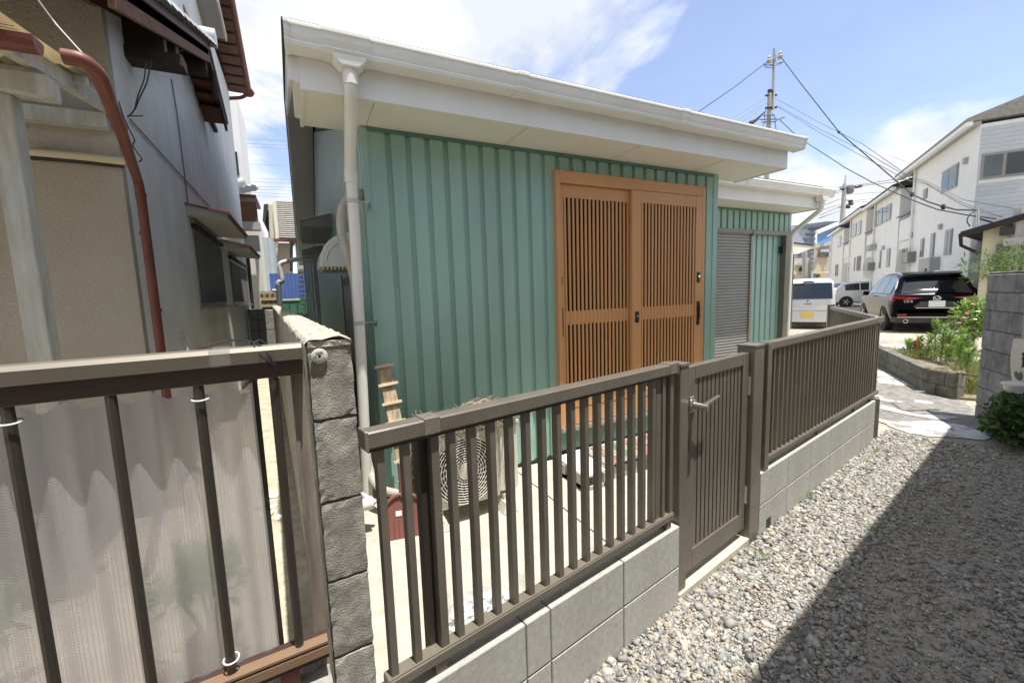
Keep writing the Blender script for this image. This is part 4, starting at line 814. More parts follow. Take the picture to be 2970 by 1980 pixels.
# concrete step with a door mat
st = thing('doorstep', 'white board step laid over hollow concrete blocks below the sliding door', 'step', (2.15, 2.6, .05))
sx0, sx1, sy0, sy1 = 1.70, 2.95, 2.37, 2.80
MB().obox((1.70, 2.34, .155), (.22, .04, 0), (.035, .42, 0), (0, 0, .018)).build('board', 'step_white', st, bevel=.003)
for i in range(3):
    xx = 1.93+.335*i
    b = MB()
    for (a, c) in ((0, .03), (.10, .13), (.20, .23), (.29, .325)): b.box(xx+a, xx+c, 2.42, 2.80, .05, .172)
    b.box(xx, xx+.325, 2.42, 2.80, .150, .1722); b.box(xx, xx+.325, 2.45, 2.80, .05, .075); b.build('hollow_block', 'block_new', st)
for yy in (2.36, 2.62): 
    b = MB(); 
    for a in (0, .085, .17): b.box(1.715+a, 1.74+a, yy, yy+.13, .05, .1545)
    b.box(1.715, 1.91, yy, yy+.13, .05, .08); b.build('hollow_block', 'block_new', st)
mt = thing('door_mat', 'woven red, green and grey door mat lying on the doorstep', 'door mat', (2.3, 2.6, .175))
cols = ['mat_gray', 'mat_red', 'mat_gray', 'mat_green', 'mat_gray', 'mat_red', 'mat_red', 'mat_gray', 'mat_red', 'mat_gray', 'mat_green', 'mat_red']
for i, cl in enumerate(cols): MB().obox((1.945+.078*i, 2.40, .1735), (.076, 0, 0), (.03, .36, 0), (0, 0, .012+.002*(i % 3))).build('stripe', cl, mt, bevel=.004)
# bag of white pebbles
bg_ = thing('pebble_bag', 'clear plastic bag of white pebbles lying on the slab behind the short fence', 'bag', (.60, 1.60, .05))
m = MB()
for k in range(420):
    a = rng.uniform(0, 2*math.pi); rr_ = math.sqrt(rng.random()); x = .60+.19*rr_*math.cos(a); y = 1.60+.085*rr_*math.sin(a); h = .115*(1-rr_**2)**.5
    r = rng.uniform(.010, .017); m.blob((x, y, .055+r*.6+rng.random()*max(h-.01, 0)), r, .15, sq=(1.2, 1, .8))
stuff(m.build('pebbles', 'step_white', bg_, smooth=True))
m = MB(); nz = rng.normal(0, .007, (19, 11))
m.grid(lambda a, b: V(.60+.215*math.cos(2*math.pi*a)*math.cos(b*1.35), 1.60+.10*math.sin(2*math.pi*a)*math.cos(b*1.35), .052+.145*math.sin(b*1.4)+nz[int(round(a*18)) % 18, int(round(b*10))]), 18, 10)
m.grid(lambda a, b: V(.74+.10*a, 1.60+.03*math.sin(a*9), .10+.13*b+.02*math.sin(a*7)), 8, 3); m.grid(lambda a, b: V(.42+.06*a, 1.61+.03*math.sin(a*8), .08+.17*b+.02*math.sin(a*5)), 8, 3)
m.build('film', 'clear_bag', bg_, smooth='all')
MB().obox((.56, 1.508, .10), (.05, .004, 0), (0, -.002, .05), (0, -.002, 0)).build('printed_label', 'blue_wall', bg_)
# ================================================================== LEFT HOUSE
HX, HYF, HYB = -1.0, 3.84, 11.1
lh = thing('stucco_house', 'old two-storey stucco house with brown tiled roofs beyond the brown railing', 'house', (-2.5, 6, 0))
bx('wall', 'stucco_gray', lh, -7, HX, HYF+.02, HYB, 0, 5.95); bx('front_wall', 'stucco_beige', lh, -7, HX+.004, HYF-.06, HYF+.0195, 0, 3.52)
MB().ext([(HX+.001, HYF+.03, 3.5), (HX+.001, 6.4, 3.5), (HX+.001, 6.4, 4.3)], (-.05, 0, 0)).build('gable_wall', 'stucco_gray', lh)
# lower tiled roof (gable towards the alley)
def rz1(y): return 3.70+.39*(y-4.1) if y < 6.4 else 3.70+.39*2.3-.42*(y-6.4)
XV = -.70
def rb(name, mat, x0, x1, ya, yb, d0, d1, parent=None): return MB().ext([(x0, ya, rz1(ya)-d0), (x0, yb, rz1(yb)-d0), (x0, yb, rz1(yb)-d1), (x0, ya, rz1(ya)-d1)], (x1-x0, 0, 0)).build(name, mat, parent or lh)
lr = rb('lower_roof', 'tile_brown', -7, XV-.02, 2.95, 6.4, .05, .12); rb('far_slope', 'tile_brown', -7, XV-.02, 6.4, 7.5, .05, .12, lr)
rb('bargeboard', 'brown_wood', XV-.06, XV-.03, 3.0, 6.35, .12, .27, lr); rb('bargeboard', 'dark_wood', XV-.06, XV-.03, 6.36, 7.45, .12, .25, lr)
for k in range(15):
    ya = 2.98+.232*k
    if ya > 6.3: break
    m = MB(); pts = arc((0, 0, 0), .075, 0, math.pi, 9, (1, 0, 0), (0, 0, 1)); p0 = np.array([(XV-.01+a[0], ya, rz1(ya)-.06+a[2]*.9) for a in pts]); p1 = np.array([(XV-.01+a[0]*.92, ya+.25, rz1(ya+.25)-.07+a[2]*.85) for a in pts])
    m.add(list(p0)+list(p1), [(i, i+1, 9+i+1, 9+i) for i in range(8)]+[tuple(range(8, -1, -1))]); m.build('verge_tile', 'tile_silver', lr, smooth=True)
MB().tube([(-3, 6.4, rz1(6.4)+.02), (XV+.05, 6.4, rz1(6.4)+.02)], .10, 16).build('ridge_tile', 'tile_silver', lr, smooth=True)
for k in range(24):
    xx = -6.5+.26*k
    if xx < XV-.05: rb('rafter', 'brown_wood', xx, xx+.05, 3.05, 6.3, .125, .19, lr)
bx('dark_underside_fill', 'dark_wood', lr, -1.06, -.765, 4.2, 4.3, 3.33, 3.64); bx('tie_beam', 'dark_wood', lr, -1.06, -.655, 4.17, 4.33, 3.28, 3.36)  # added dark panel stands in for the overhang's dark underside; tie beam below
for y_, z_ in ((4.62, .28), (6.25, .26)): bx('purlin', 'dark_wood', lr, -6.5, XV-.065, y_, y_+.13, rz1(y_)-z_-.14, rz1(y_)-z_+.05)
bx('eave_board', 'red_brown', lr, -7, XV-.03, 2.95, 3.0, rz1(2.95)-.16, rz1(2.95)-.02)
for k in range(4): m = MB().box(-1.0, XV-.07, 6.55+.2*k, 6.70+.2*k, rz1(6.65+.2*k)-.155, rz1(6.65+.2*k)-.125).build('roof_board', 'brown_wood', lr)
MB().tube(bend([(XV-.02, 6.42, 4.25), (XV-.02, 6.46, 3.95)], .02), .035, 8).build('barge_end', 'dark_wood', lr)
# upper roof: tiled rake coming down away from the street
A = atx(*c1(1760, 40), -.63); B = atx(*c1(1885, 690), -.63); sl_ = (B[2]-A[2])/(B[1]-A[1])
def rz2(y): return A[2]+sl_*(y-A[1])
def ub(name, mat, x0, x1, ya, yb, d0, d1, parent): return MB().ext([(x0, ya, rz2(ya)-d0), (x0, yb, rz2(yb)-d0), (x0, yb, rz2(yb)-d1), (x0, ya, rz2(ya)-d1)], (x1-x0, 0, 0)).build(name, mat, parent)
ur = ub('upper_roof', 'tile_brown', -7, -.66, 5.4, B[1], -.02, .06, lh)
for k in range(22):
    ya = B[1]-.27*(k+1)
    if ya < 5.5: break
    ub('tile_course', 'tile_brown', -.98, -.665, ya, ya+.20, .06, .115, ur)
MB().tube([(-.64, 5.4, rz2(5.4)), (-.64, B[1]+.03, rz2(B[1])-.01)], .065, 12).build('rake_cap', 'red_brown', ur, smooth=True)
MB().lathe((-.64, B[1]+.0, rz2(B[1])-.03), [(.09, -.05), (.12, .0), (.09, .06)], 10, (0, .3, 1)).build('end_ornament', 'red_brown', ur, smooth=True)
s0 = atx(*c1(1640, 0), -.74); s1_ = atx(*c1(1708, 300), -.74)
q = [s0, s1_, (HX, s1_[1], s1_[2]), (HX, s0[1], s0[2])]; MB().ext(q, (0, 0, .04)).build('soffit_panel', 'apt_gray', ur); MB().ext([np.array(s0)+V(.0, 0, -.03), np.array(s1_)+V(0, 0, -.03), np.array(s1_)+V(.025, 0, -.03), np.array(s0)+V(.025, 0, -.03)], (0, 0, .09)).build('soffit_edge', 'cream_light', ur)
gp = [(-.64, B[1], rz2(B[1])-.06)]+[tuple(aty(*c1(*p), B[1])) for p in [(1830, 742), (1712, 748), (1722, 830), (1745, 1080), (1770, 1360)]]
MB().tube(bend(gp, .06), .035, 9).build('rain_pipe', 'red_brown', ur, smooth=True)
# things on the walls
MB().tube([aty(*c1(*p), HYF-.09) for p in [(225, 1150), (600, 1185), (940, 1225), (962, 1240)]], .024, 10).build('conduit', 'cream', lh, smooth=True)
MB().tube([aty(*c1(*p), HYF-.075) for p in [(225, 1195), (600, 1225), (940, 1262)]], .012, 8).build('conduit', 'black', lh, smooth=True)
for pts in ([(985, 905), (1300, 1250), (1590, 1565)], [(1298, 600), (1340, 850), (1390, 1250), (1425, 1545)]): MB().tube([atx(*c1(*p), HX+.012) for p in pts], .006, 6).build('wall_cable', 'cable_gray', lh, smooth=True)
for pts in ([(1150, 460), (1110, 640), (1050, 760), (1025, 830)], [(1105, 480), (1095, 600), (1040, 740), (1020, 840), (965, 890)], [(965, 880), (1085, 880)], [(900, 770), (940, 900), (1025, 1070), (1000, 1100), (1080, 1210), (1050, 1230)]): MB().tube(bend([aty(*c1(*p), HYF-.09) for p in pts], .03), .004, 6).build('loose_wire', 'cable', lh, smooth=True)
MB().tube([aty(*c1(*p), 3.0) for p in [(290, 0), (430, 190), (660, 445)]], .0035, 6).build('overhead_cord', 'pipe_cream', lh, smooth=True)
wn = MB(); a, b = atx(*c1(1450, 640), HX+.01), atx(*c1(1545, 800), HX+.01); bx('upper_window', 'red_brown', lh, HX-.01, HX+.012, a[1]+.1, b[1], b[2]+.02, b[2]+.9); a, b = atx(*c1(1545, 800), HX+.03), atx(*c1(1640, 990), HX+.03); bx('ledge', 'dark_wood', lh, HX, HX+.05, a[1], b[1], (a[2]+b[2])/2-.03, (a[2]+b[2])/2+.03)
def leftwin(y0, y1, z0, z1):
    w = bx('window', 'frame_gray', lh, HX-.02, HX+.012, y0, y1, z0, z1); n = 2
    ym = (y0+y1)/2
    bx('pane', 'window_dark', w, HX+.0125, HX+.018, y0+.04, ym-.02, z0+.05, z1-.04); bx('pane', 'brown_wood', w, HX+.0125, HX+.018, ym+.02, y1-.04, z0+.05, z1-.04)
    k = int((y1-y0)/.055)
    for i in range(k): bx('reed', 'gray_metal', w, HX+.0185, HX+.024, y0+.04+i*.055, y0+.052+i*.055, z0+.05, z1-.04)
    bx('sill', 'frame_gray', w, HX, HX+.07, y0-.03, y1+.03, z0-.035, z0-.001); bx('head', 'dark_wood', w, HX, HX+.05, y0-.03, y1+.03, z1+.001, z1+.05)
leftwin(5.80, 7.58, 1.44, 2.30); leftwin(8.4, 10.8, 1.44, 2.20)
def leftaw(y0, y1, zi, zo):
    a = MB().ext([(HX, y0, zi), (-.63, y0, zo), (-.63, y0, zo-.05), (HX, y0, zi-.10)], (0, y1-y0, 0)).build('window_awning', 'apt_gray', lh); MB().ext([(HX, y0-.02, zi+.012), (-.61, y0-.02, zo+.012), (-.61, y0-.02, zo-.012), (HX, y0-.02, zi+.0005)], (0, y1-y0+.04, 0)).build('awning_sheet', 'red_brown', a)
leftaw(5.6, 7.4, 2.52, 2.44); leftaw(7.75, 9.5, 2.42, 2.33)
pk2 = MB().bar(atx(*c2(1370, 1215), -.93), atx(*c2(1500, 1600), -.80), .06, .03, (1, 0, 0)).build('grey_board', 'wood_grayed', None); tag(pk2, 'short grey board leaning on the stucco wall below the windows', 'board')
# red-brown downpipe in front of the stucco house
rd = thing('downpipe', 'red-brown downpipe bending down from the porch roof across the stucco wall', 'downpipe', (-.9, 3.7, 0))
pp_ = [(aty(*c1(480, 430), 2.25)), aty(*c1(640, 455), 2.25), aty(*c1(745, 560), 2.3), aty(*c1(800, 700), 2.42), aty(*c1(905, 960), 2.85), aty(*c1(1045, 1370), 3.68)]
e_ = aty(*c2(1222, 1370), 3.72); pp_ += [aty(*c1(1068, 1480), 3.72), e_, (e_[0]+.0, 3.72, 0.02)]
MB().tube(bend(pp_, .12, 5), .0275, 14).build('pipe', 'red_brown', rd, smooth=True)
for p in (pp_[4], pp_[6], aty(*c2(1185, 1045), 3.72), aty(*c2(1100, 460), 3.72)): p = np.array(p); MB().tube([p-UZ*.012, p+UZ*.012], .031, 14).build('joint_ring', 'red_brown', rd, smooth=True)
# porch: post, beam, rafter, polycarbonate roof
po = thing('porch', 'weathered white timber porch with a yellowed corrugated plastic roof', 'porch', (-1.13, 2.85, 0))
x0 = aty(82, 1057, 2.8)[0]; x1 = aty(153, 1051, 2.8)[0]
bx('post', 'wood_grayed', po, x0, x1, 2.8, 2.89, 0, 2.445, .004); bx('post', 'wood_grayed', po, -3.6, -3.51, 2.8, 2.89, 0, 2.445, .004)
bx('beam', 'wood_grayed', po, -4.2, -.945, 2.76, 2.87, 2.4455, 2.535, .004)
prz = lambda y: 2.575+.17*(y-2.32)
for xx in (-.985, -1.9, -2.8, -3.7): MB().ext([(xx-.045, 2.25, prz(2.25)-.015), (xx-.045, 3.775, prz(3.775)-.015), (xx-.045, 3.775, prz(3.775)-.10), (xx-.045, 2.25, prz(2.25)-.085)], (.045, 0, 0)).build('rafter', 'wood_grayed', po)
m = MB(); m.grid(lambda a, b: V(-4.4+3.48*a, 2.2+1.10*b, prz(2.2+1.10*b)+.008*math.sin((-4.4+3.48*a)/.063*2*math.pi)), 440, 1); sh_ = m.build('corrugated_roof', 'poly_roof', po, smooth='all')
sh_.modifiers.new('thick', 'SOLIDIFY').thickness = .002
bx('wall_plate', 'wood_grayed', po, -4.4, -1.02, 3.70, 3.778, 2.62, 2.71)
for yy in (2.62, 3.15): bx('batten', 'wood_grayed', po, -4.3, -.93, yy, yy+.04, prz(yy)-.055, prz(yy)-.012)
pts = [(2.455+.045*math.cos(a), 2.545+.055*math.sin(a)) for a in np.linspace(math.pi, 2*math.pi, 9)]; q = [( -4.3, y, z) for y, z in pts]+[(-4.3, y*1.0, z) for y, z in [(2.49, 2.548), (2.42, 2.548)]]
gtr = MB().ext(q, (3.445, 0, 0)).build('gutter', 'red_brown', po)
m = MB()
for k in range(30): p = V(-.98-rng.random()*.12, 2.40+rng.random()*.1, 2.56+rng.random()*.02); d = rng.normal(size=3)*.05; d[2] *= .2; m.tube([p, p+d], .0015, 4)
m.build('debris', 'bark', po)
# ================================================================== END OF THE ALLEY
def ybx(name, mat, parent, p, q, y, d=.05): 
    a, b = aty(*c1b(*p), y), aty(*c1b(*q), y); return bx(name, mat, parent, min(a[0], b[0]), max(a[0], b[0]), y, y+d, min(a[2], b[2]), max(a[2], b[2]))
def corr(name, mat, parent, x0, x1, z0, z1, y, pitch=.08, dep=.02):
    m = MB(); n = int((x1-x0)/pitch*2); pts = [(x0+(x1-x0)*i/n, y+(dep if i % 2 else 0)) for i in range(n+1)]
    for (a, b), (c, d) in zip(pts, pts[1:]): m.add([(a, b, z0), (c, d, z0), (c, d, z1), (a, b, z1)], [(0, 1, 2, 3)])
    m.box(x0, x1, y+dep+.002, y+dep+.02, z0, z1); return m.build(name, mat, parent)
a, b = aty(*c1b(430, 1150), 13.2), aty(*c1b(860, 915), 13.2)
t = thing('corrugated_fence', 'blue corrugated sheet fence above green panels at the end of the alley', 'fence', (a[0], 13.2, 0)); corr('blue_sheet', 'blue_sheet', t, a[0], b[0], a[2], b[2], 13.2, .09)
zt = a[2]; a, b = aty(*c1b(468, 1420), 13.1), aty(*c1b(870, 1155), 13.1)
for k in range(6): w = (b[0]-a[0])/6; bx('green_panel', 'green_panel', t, a[0]+w*k+.01, a[0]+w*(k+1)-.01, 13.1, 13.14, 0, zt)
bx('backing', 'green_panel', t, a[0]+.01, b[0]-.01, 13.142, 13.16, 0, zt-.01); ybx('top_strip', 'pipe_cream', t, (525, 1150), (690, 1162), 13.08, .01)
sh2 = thing('shingled_house', 'cream house with a steep grey shingled roof beyond the blue fence', 'house', aty(*c1b(560, 1100), 17)*V(1, 1, 0))
P = [aty(*c1b(470, 265), 18.4), aty(*c1b(640, 265), 18.4), aty(*c1b(670, 600), 17.0), aty(*c1b(492, 592), 17.0)]
P[0][2] = P[1][2]; P[3][2] = P[2][2]
rf_ = MB().add([p for p in P]+[p+V(0, .1, -.1) for p in P], [(3, 2, 1, 0), (4, 5, 6, 7)]).build('roof', 'shingle', sh2)
for k in range(19):
    f0, f1 = k/19, (k+1)/19; a0, a1 = P[3]+(P[0]-P[3])*f0, P[3]+(P[0]-P[3])*f1; b0 = P[2]+(P[1]-P[2])*f0; b1 = P[2]+(P[1]-P[2])*f1; MB().add([a0+V(0, -.03, .02), b0+V(0, -.03, .02), b1, a1, a0, b0], [(0, 1, 2, 3), (4, 5, 1, 0)]).build('shingle_course', 'shingle', rf_)
a, b = aty(*c1b(492, 600), 17.0), aty(*c1b(668, 612), 17.0); bx('gutter', 'red_brown', sh2, a[0]-.2, b[0]+.3, 16.9, 17.0, a[2]-.12, a[2]-.02)
q = [aty(*c1b(*p), 16.95) for p in [(440, 262), (472, 262), (498, 592), (472, 800), (468, 600)]]; MB().ext(q, (0, .08, 0)).build('verge_board', 'cream_light', sh2)
q = [aty(*c1b(*p), 17.1) for p in [(395, 300), (440, 285), (470, 790), (420, 830)]]; MB().ext(q, (0, 3, 0)).build('gable_wall', 'cream', sh2)
q = [aty(*c1b(*p), 17.05) for p in [(395, 345), (405, 345), (415, 600), (405, 610)]]; MB().ext(q, (0, .05, 0)).build('window', 'window_dark', sh2)
q = [aty(*c1b(*p), 17.0) for p in [(360, 290), (400, 285), (372, 470), (350, 440)]]; MB().ext(q, (0, 3, 0)).build('side_roof', 'roof_dark', sh2)
ybx('wall', 'tan_wall', sh2, (470, 640), (645, 1150), 17.3, 2); ybx('lower_wall', 'apt_gray', sh2, (640, 600), (880, 1150), 17.25, 2); ybx('vent', 'frame_gray', sh2, (675, 880), (755, 925), 17.2); MB().tube([aty(*c1b(*p), 16.85) for p in [(620, 630), (612, 690), (612, 900)]], .05, 8).build('downpipe', 'dark_wood', sh2)
MB().lathe(aty(*c1b(620, 640), 16.9)-V(0, 0, .1), [(.06, 0), (.12, .2)], 10).build('rain_head', 'red_brown', sh2)
# further left: zinc wall and a pale house with tile eave
t = thing('zinc_shed', 'pale corrugated zinc wall of a shed at the end of the alley', 'shed', aty(*c1b(370, 1000), 15)*V(1, 1, 0)); a, b = aty(*c1b(322, 1060), 15), aty(*c1b(412, 590), 15); corr('zinc_wall', 'zinc', t, a[0], b[0]+.1, 0, b[2], 15, .12); bx('shed_body', 'zinc', t, a[0]+.02, b[0]+.08, 15.05, 17, 0, b[2]-.05)
t = thing('tiled_house', 'pale house with silver ornamental eave tiles beyond the stucco house', 'house', aty(*c1b(150, 1000), 12)*V(1, 1, 0))
q = aty(*c1b(215, 1235), 13.4), aty(*c1b(335, 770), 13.4); bx('wall', 'cream_light', t, -6, q[1][0], 13.4, 16, 0, q[1][2]+1.0)
bx('upper_wall', 'apt_white', t, -6, aty(*c1(1850, 1340), 13.0)[0], 13.0, 15, aty(*c1(1850, 1370), 13.0)[2], aty(*c1(1700, 700), 13.0)[2]); q = aty(*c1(1775, 1150), 12.98), aty(*c1(1815, 1330), 12.98); bx('window', 'window_dark', t, q[0][0], q[1][0], 12.96, 13.0, q[1][2], q[0][2])
# eave of that house: silver tiles over brown boards
Ye = 11.6; a, b = aty(*c1b(60, 210), Ye), aty(*c1b(305, 160), Ye)
er = MB().box(-4, b[0]-.05, Ye, Ye+1.4, a[2]-.02, a[2]+.05).build('eave', 'tile_brown', t)
for k in range(5):
    c = a+(b-a)*(k+.3)/5; MB().tube([c+V(0, -.05, .05), c+V(0, .6, .22)], .075, 10).build('eave_tile', 'tile_silver', er, smooth=True)
MB().tube([aty(*c1b(60, 130), Ye+.2), aty(*c1b(185, 95), Ye+.2)], .12, 10).build('ridge_tile', 'tile_silver', er, smooth=True); MB().lathe(aty(*c1b(75, 130), Ye), [(.10, -.1), (.13, 0), (.08, .12)], 10).build('ridge_end', 'red_brown', er, smooth=True)
for k in range(5):
    q0, q1 = aty(*c1b(100+8*k, 255+38*k), Ye+.1), aty(*c1b(290+4*k, 275+34*k), Ye+.1); bx('eave_board', 'brown_wood', er, q0[0], q1[0], Ye+.1, Ye+.2, q0[2]-.10, q0[2]-.01)
q0, q1 = aty(*c1b(130, 440), Ye), aty(*c1b(330, 520), Ye); bx('fascia', 'apt_gray', t, -3, q1[0], Ye+.05, Ye+.3, q1[2], q0[2]); q0, q1 = aty(*c1b(190, 570), Ye+.2), aty(*c1b(325, 710), Ye+.2); bx('lower_fascia', 'apt_gray', t, -3, q1[0], Ye+.2, Ye+.5, q1[2], q0[2])
q0 = aty(*c1b(225, 1240), Ye); MB().tube([aty(*c1b(205, 770), Ye), aty(*c1b(250, 1240), Ye)], .06, 8).build('corner_post', 'dark_wood', t)
MB().tube([aty(*c1b(300, 780), 12.5), aty(*c1b(350, 1230), 12.5)], .05, 8).build('downpipe', 'pipe_cream', t, smooth=True)
# pipes by the wall
t = thing('vent_pipe', 'white and grey plastic pipe rising behind the far end of the old wall', 'pipe', aty(*c1b(505, 1240), 9.6)*V(1, 1, 0)+V(0, 0, 1.3))
MB().tube(bend([aty(*c1b(*p), 9.6) for p in [(840, 780), (705, 778), (500, 825), (525, 965)]], .08), .045, 12).build('upper_pipe', 'pipe_cream', t, smooth=True)
MB().tube(bend([aty(*c1b(*p), 9.6) for p in [(525, 965), (528, 990), (492, 998), (492, 1040)]], .06), .048, 12).build('elbow', 'pvc_gray', t, smooth=True)
MB().tube([aty(*c1b(*p), 9.6) for p in [(492, 1020), (500, 1110), (512, 1300)]], .052, 12).build('lower_pipe', 'pvc_dark', t, smooth=True); MB().tube([aty(*c1b(*p), 9.6) for p in [(440, 1075), (492, 1075)]], .035, 10).build('branch', 'pvc_gray', t, smooth=True)
t = thing('wooden_crate', 'tan slatted wooden crate stacked behind the old wall', 'crate', aty(*c1b(400, 1220), 11)*V(1, 1, 0)+V(0, 0, 1))
a, b = aty(*c1b(340, 1225), 11), aty(*c1b(458, 1085), 11)
for k in range(3): x = a[0]+(b[0]-a[0])*k/2.6; bx('upright', 'wood_plank', t, x, x+.05, 11.0, 11.03, .95, b[2])
for k in range(3): z = a[2]+(b[2]-a[2])*k/2.3; bx('slat', 'wood_light', t, a[0], b[0]+.05, 10.97, 10.999, z, z+.06)
bx('back_board', 'wood_plank', t, a[0], b[0]+.05, 11.04, 11.06, .95, b[2])
a, b = aty(*c1b(390, 1568), 9.3), aty(*c1b(505, 1245), 9.3)
t = thing('concrete_post', 'cracked pale concrete pier at the far end of the old block wall', 'concrete pier', (a[0], 9.3, 0))
zs = [0, .3, .62, .93, b[2]]
for k in range(4): bx('course', 'block_old', t, a[0]+.005*k, b[0]-.004*k, 9.3, 9.6, zs[k]+.003, zs[k+1]-.003, .01)
a, b = aty(*c1b(245, 1568), 10.0), aty(*c1b(385, 1240), 10.0); t = thing('dark_block_stack', 'black stack of blocks between the stucco house and the pale pier', 'block stack', (a[0], 10, 0))
zs = np.linspace(0, b[2], 7)
for k in range(6): bx('block', 'black', t, a[0], (a[0]+b[0])/2-.005, 10, 10.3, zs[k]+.004, zs[k+1]-.004); bx('block', 'black', t, (a[0]+b[0])/2+.005, b[0], 10, 10.3, zs[k]+.004, zs[k+1]-.004)  # every block in the stack is plain black
t = thing('grey_shed', 'weathered grey corrugated shed front beside the green house in the alley', 'shed', (.3, 10.6, 0)); a, b = aty(*c1b(760, 1300), 11.6), aty(*c1b(845, 800), 11.6); corr('shed_front', 'zinc', t, a[0], min(b[0]+.1, .43), 0, b[2], 11.6, .07); bx('shed_post', 'frame_gray', t, b[0]-.05, b[0]+.05, 11.5, 11.59, 0, b[2]+.2)
for k in range(12): z = .9+k*.11; bx('slat', 'cream', t, a[0]-.12, a[0]-.02, 11.55, 11.59, z, z+.05)
# ================================================================== RIGHT: OLD PILLAR WALL, PLANTER, PLANTS
ROW = V(.834, .552, 0); ROWN = V(-.552, .834, 0)     # direction of the apartment row / parking lot
WP = V(6.38, 1.75, 0); WE = V(-.81, -.586, 0); WNn = V(-.586, .81, 0)   # face normal towards the street
pw = thing('block_pillar', 'tall dark grey old block wall end beside the leafy bush', 'block wall', WP+WE*.6)
def wbx(name, mat, parent, a, b, d0, d1, z0, z1, bev=0): return MB().obox(WP+WE*a-WNn*d1+UZ*z0, WE*(b-a), WNn*(d1-d0), UZ*(z1-z0)).build(name, mat, parent, bevel=bev)
wbx('mortar_core', 'mortar_old', pw, .008, 1.28, .010, .13, -.2, 1.49)
zs = [.0, .14, .34, .545, .745, .945, 1.145, 1.33, 1.512]
for r_ in range(8):
    cuts = ([0, .12, .52, .92, 1.3] if r_ % 2 else [0, .20, .60, 1.0, 1.3])
    for a, b in zip(cuts, cuts[1:]): wbx('block', 'block_dark', pw, a+.004, b-.004, rng.uniform(-.003, .003), .14, zs[r_]+.004, zs[r_+1]-.004, .006)
wbx('rough_cap', 'block_mossy', pw, .0, 1.29, .01, .13, 1.505, 1.535, .01)
ban = thing('cloth_notice', 'cream cloth notice with black lettering and a bird on the dark block wall', 'banner', WP+WE*.95)
w_ = lambda x, y, d=-.02: atpl(*c8(x, y), WP+WNn*-d, WNn)
m = MB()
def cl(a, b): 
    p = w_(2112+10*(1-b)-16*b+a*260, 375+(b)*375); return p+WNn*(.012*math.sin(a*9+b*4)+.010)
m.grid(cl, 10, 10); m.build('cloth', 'cloth', ban, smooth='all')
def stroke(pts, w=.006):
    m = MB().tube([w_(*p, -.048) for p in pts], w, 5).build('brush_stroke', 'black', ban, smooth=True)
for s in ([(2180, 500), (2195, 520), (2215, 515)], [(2175, 545), (2200, 540)], [(2178, 575), (2200, 568), (2225, 570)], [(2180, 600), (2190, 585), (2200, 608)], [(2190, 490), (2190, 610)], [(2210, 500), (2208, 600)], [(2172, 612), (2215, 606)]): stroke(s)
q = [w_(*p, -.045) for p in [(2118, 650), (2135, 645), (2150, 668), (2170, 650), (2178, 690), (2165, 725), (2140, 712), (2120, 685)]]; MB().ext(q, WNn*.004).build('bird_shape', 'black', ban)
bk = MB().lathe(w_(2135, 850, -.10)*V(1, 1, 0)+UZ*.42, [(.055, 0), (.085, .10), (.085, .115), (.10, .118), (.10, .135)], 20).build('plastic_tub', 'pot_white', None, smooth=True); tag(bk, 'white rimmed plastic tub held above the bush against the dark block wall', 'tub')
wr_ = MB().obox(w_(2170, 380, -.03), -WNn*.03, WE*.04, UZ*.75).build('wooden_stake', 'wood_plank', None); tag(wr_, 'brown wooden stake standing on end against the dark block wall', 'stake')
# planter wall
PA = V(7.206, 2.442, 0); PB = PA+ROW*0+V(9.0-7.206, 3.70-2.442, 0); PB = PA+(PB-PA)*1.6; PC = V(7.114, 2.10, 0); pd = (PB-PA)/np.linalg.norm(PB-PA); pn = V(pd[1], -pd[0], 0)
pt = thing('planter_wall', 'low mossy block planter wall at the edge of the painted apron', 'planter wall', PA)
lp = np.linalg.norm(PB-PA)
for z0, z1 in ((-.05, .150), (.154, .32)):
    n = int(lp/.4)
    for i in range(n): MB().obox(PA+pd*(.12+.4*i+.004)+UZ*z0, pd*.392, pn*.12, UZ*(z1-z0)).build('block', 'block_mossy', pt, bevel=.004)
    cd = (PC-PA)/np.linalg.norm(PC-PA); cn = V(-cd[1], cd[0], 0); cn = cn if np.dot(cn, pd) > 0 else -cn; lc = .34
    for a, b in (((0, .20), (.206, lc)) if z0 > 0 else ((0, .11), (.116, lc))): MB().obox(PA+cd*a+UZ*z0, cd*(b-a), cn*.115, UZ*(z1-z0)).build('block', 'block_mossy', pt, bevel=.004)
MB().obox(PA+cd*.02+cn*.012+UZ*.30, cd*.28, cn*.09, UZ*.03).build('soil', 'earth', pt)
m = MB()
for k in range(26): m.blob(PA+cd*rng.uniform(.05, .35)+cn*rng.uniform(.03, .14)+UZ*.325, rng.uniform(.01, .025), .3)
m.build('moss', 'earth', pt)
MB().tube([PA+cd*.30+UZ*.325, PA+cd*.52+UZ*.325], .006, 5).build('wire', 'black', pt)
so_ = MB().ext([PA+cd*.34+V(.03, 0, 0), PA+cd*.34+V(.2, -.35, 0), PA+V(2.8, .2, 0), PA+V(4.4, 2.2, 0), PA+V(2.9, 1.85, 0)], (0, 0, .03)).build('planting_bed', 'earth', origin=(0, 0, 0)); struct(so_)
def vert_top(base, px, py):
    d = ray(px, py); r = math.hypot(base[0], base[1])/math.hypot(d[0], d[1]); return CAMZ+d[2]*r
WEEDL = [('short bright weed at the far end of the planter bed', 1)]*2+[('slim bright weed standing beside the small red ornament', 1)]*2+[('tallest upright weed in the planter bed', 0), ('second tallest weed, close beside the tallest one in the bed', 0)]+[('leafy bright weed near the terracotta pot in the planter bed', 1)]*4+[('leafy weed beside the dry grass near the dark block wall', 1)]*4
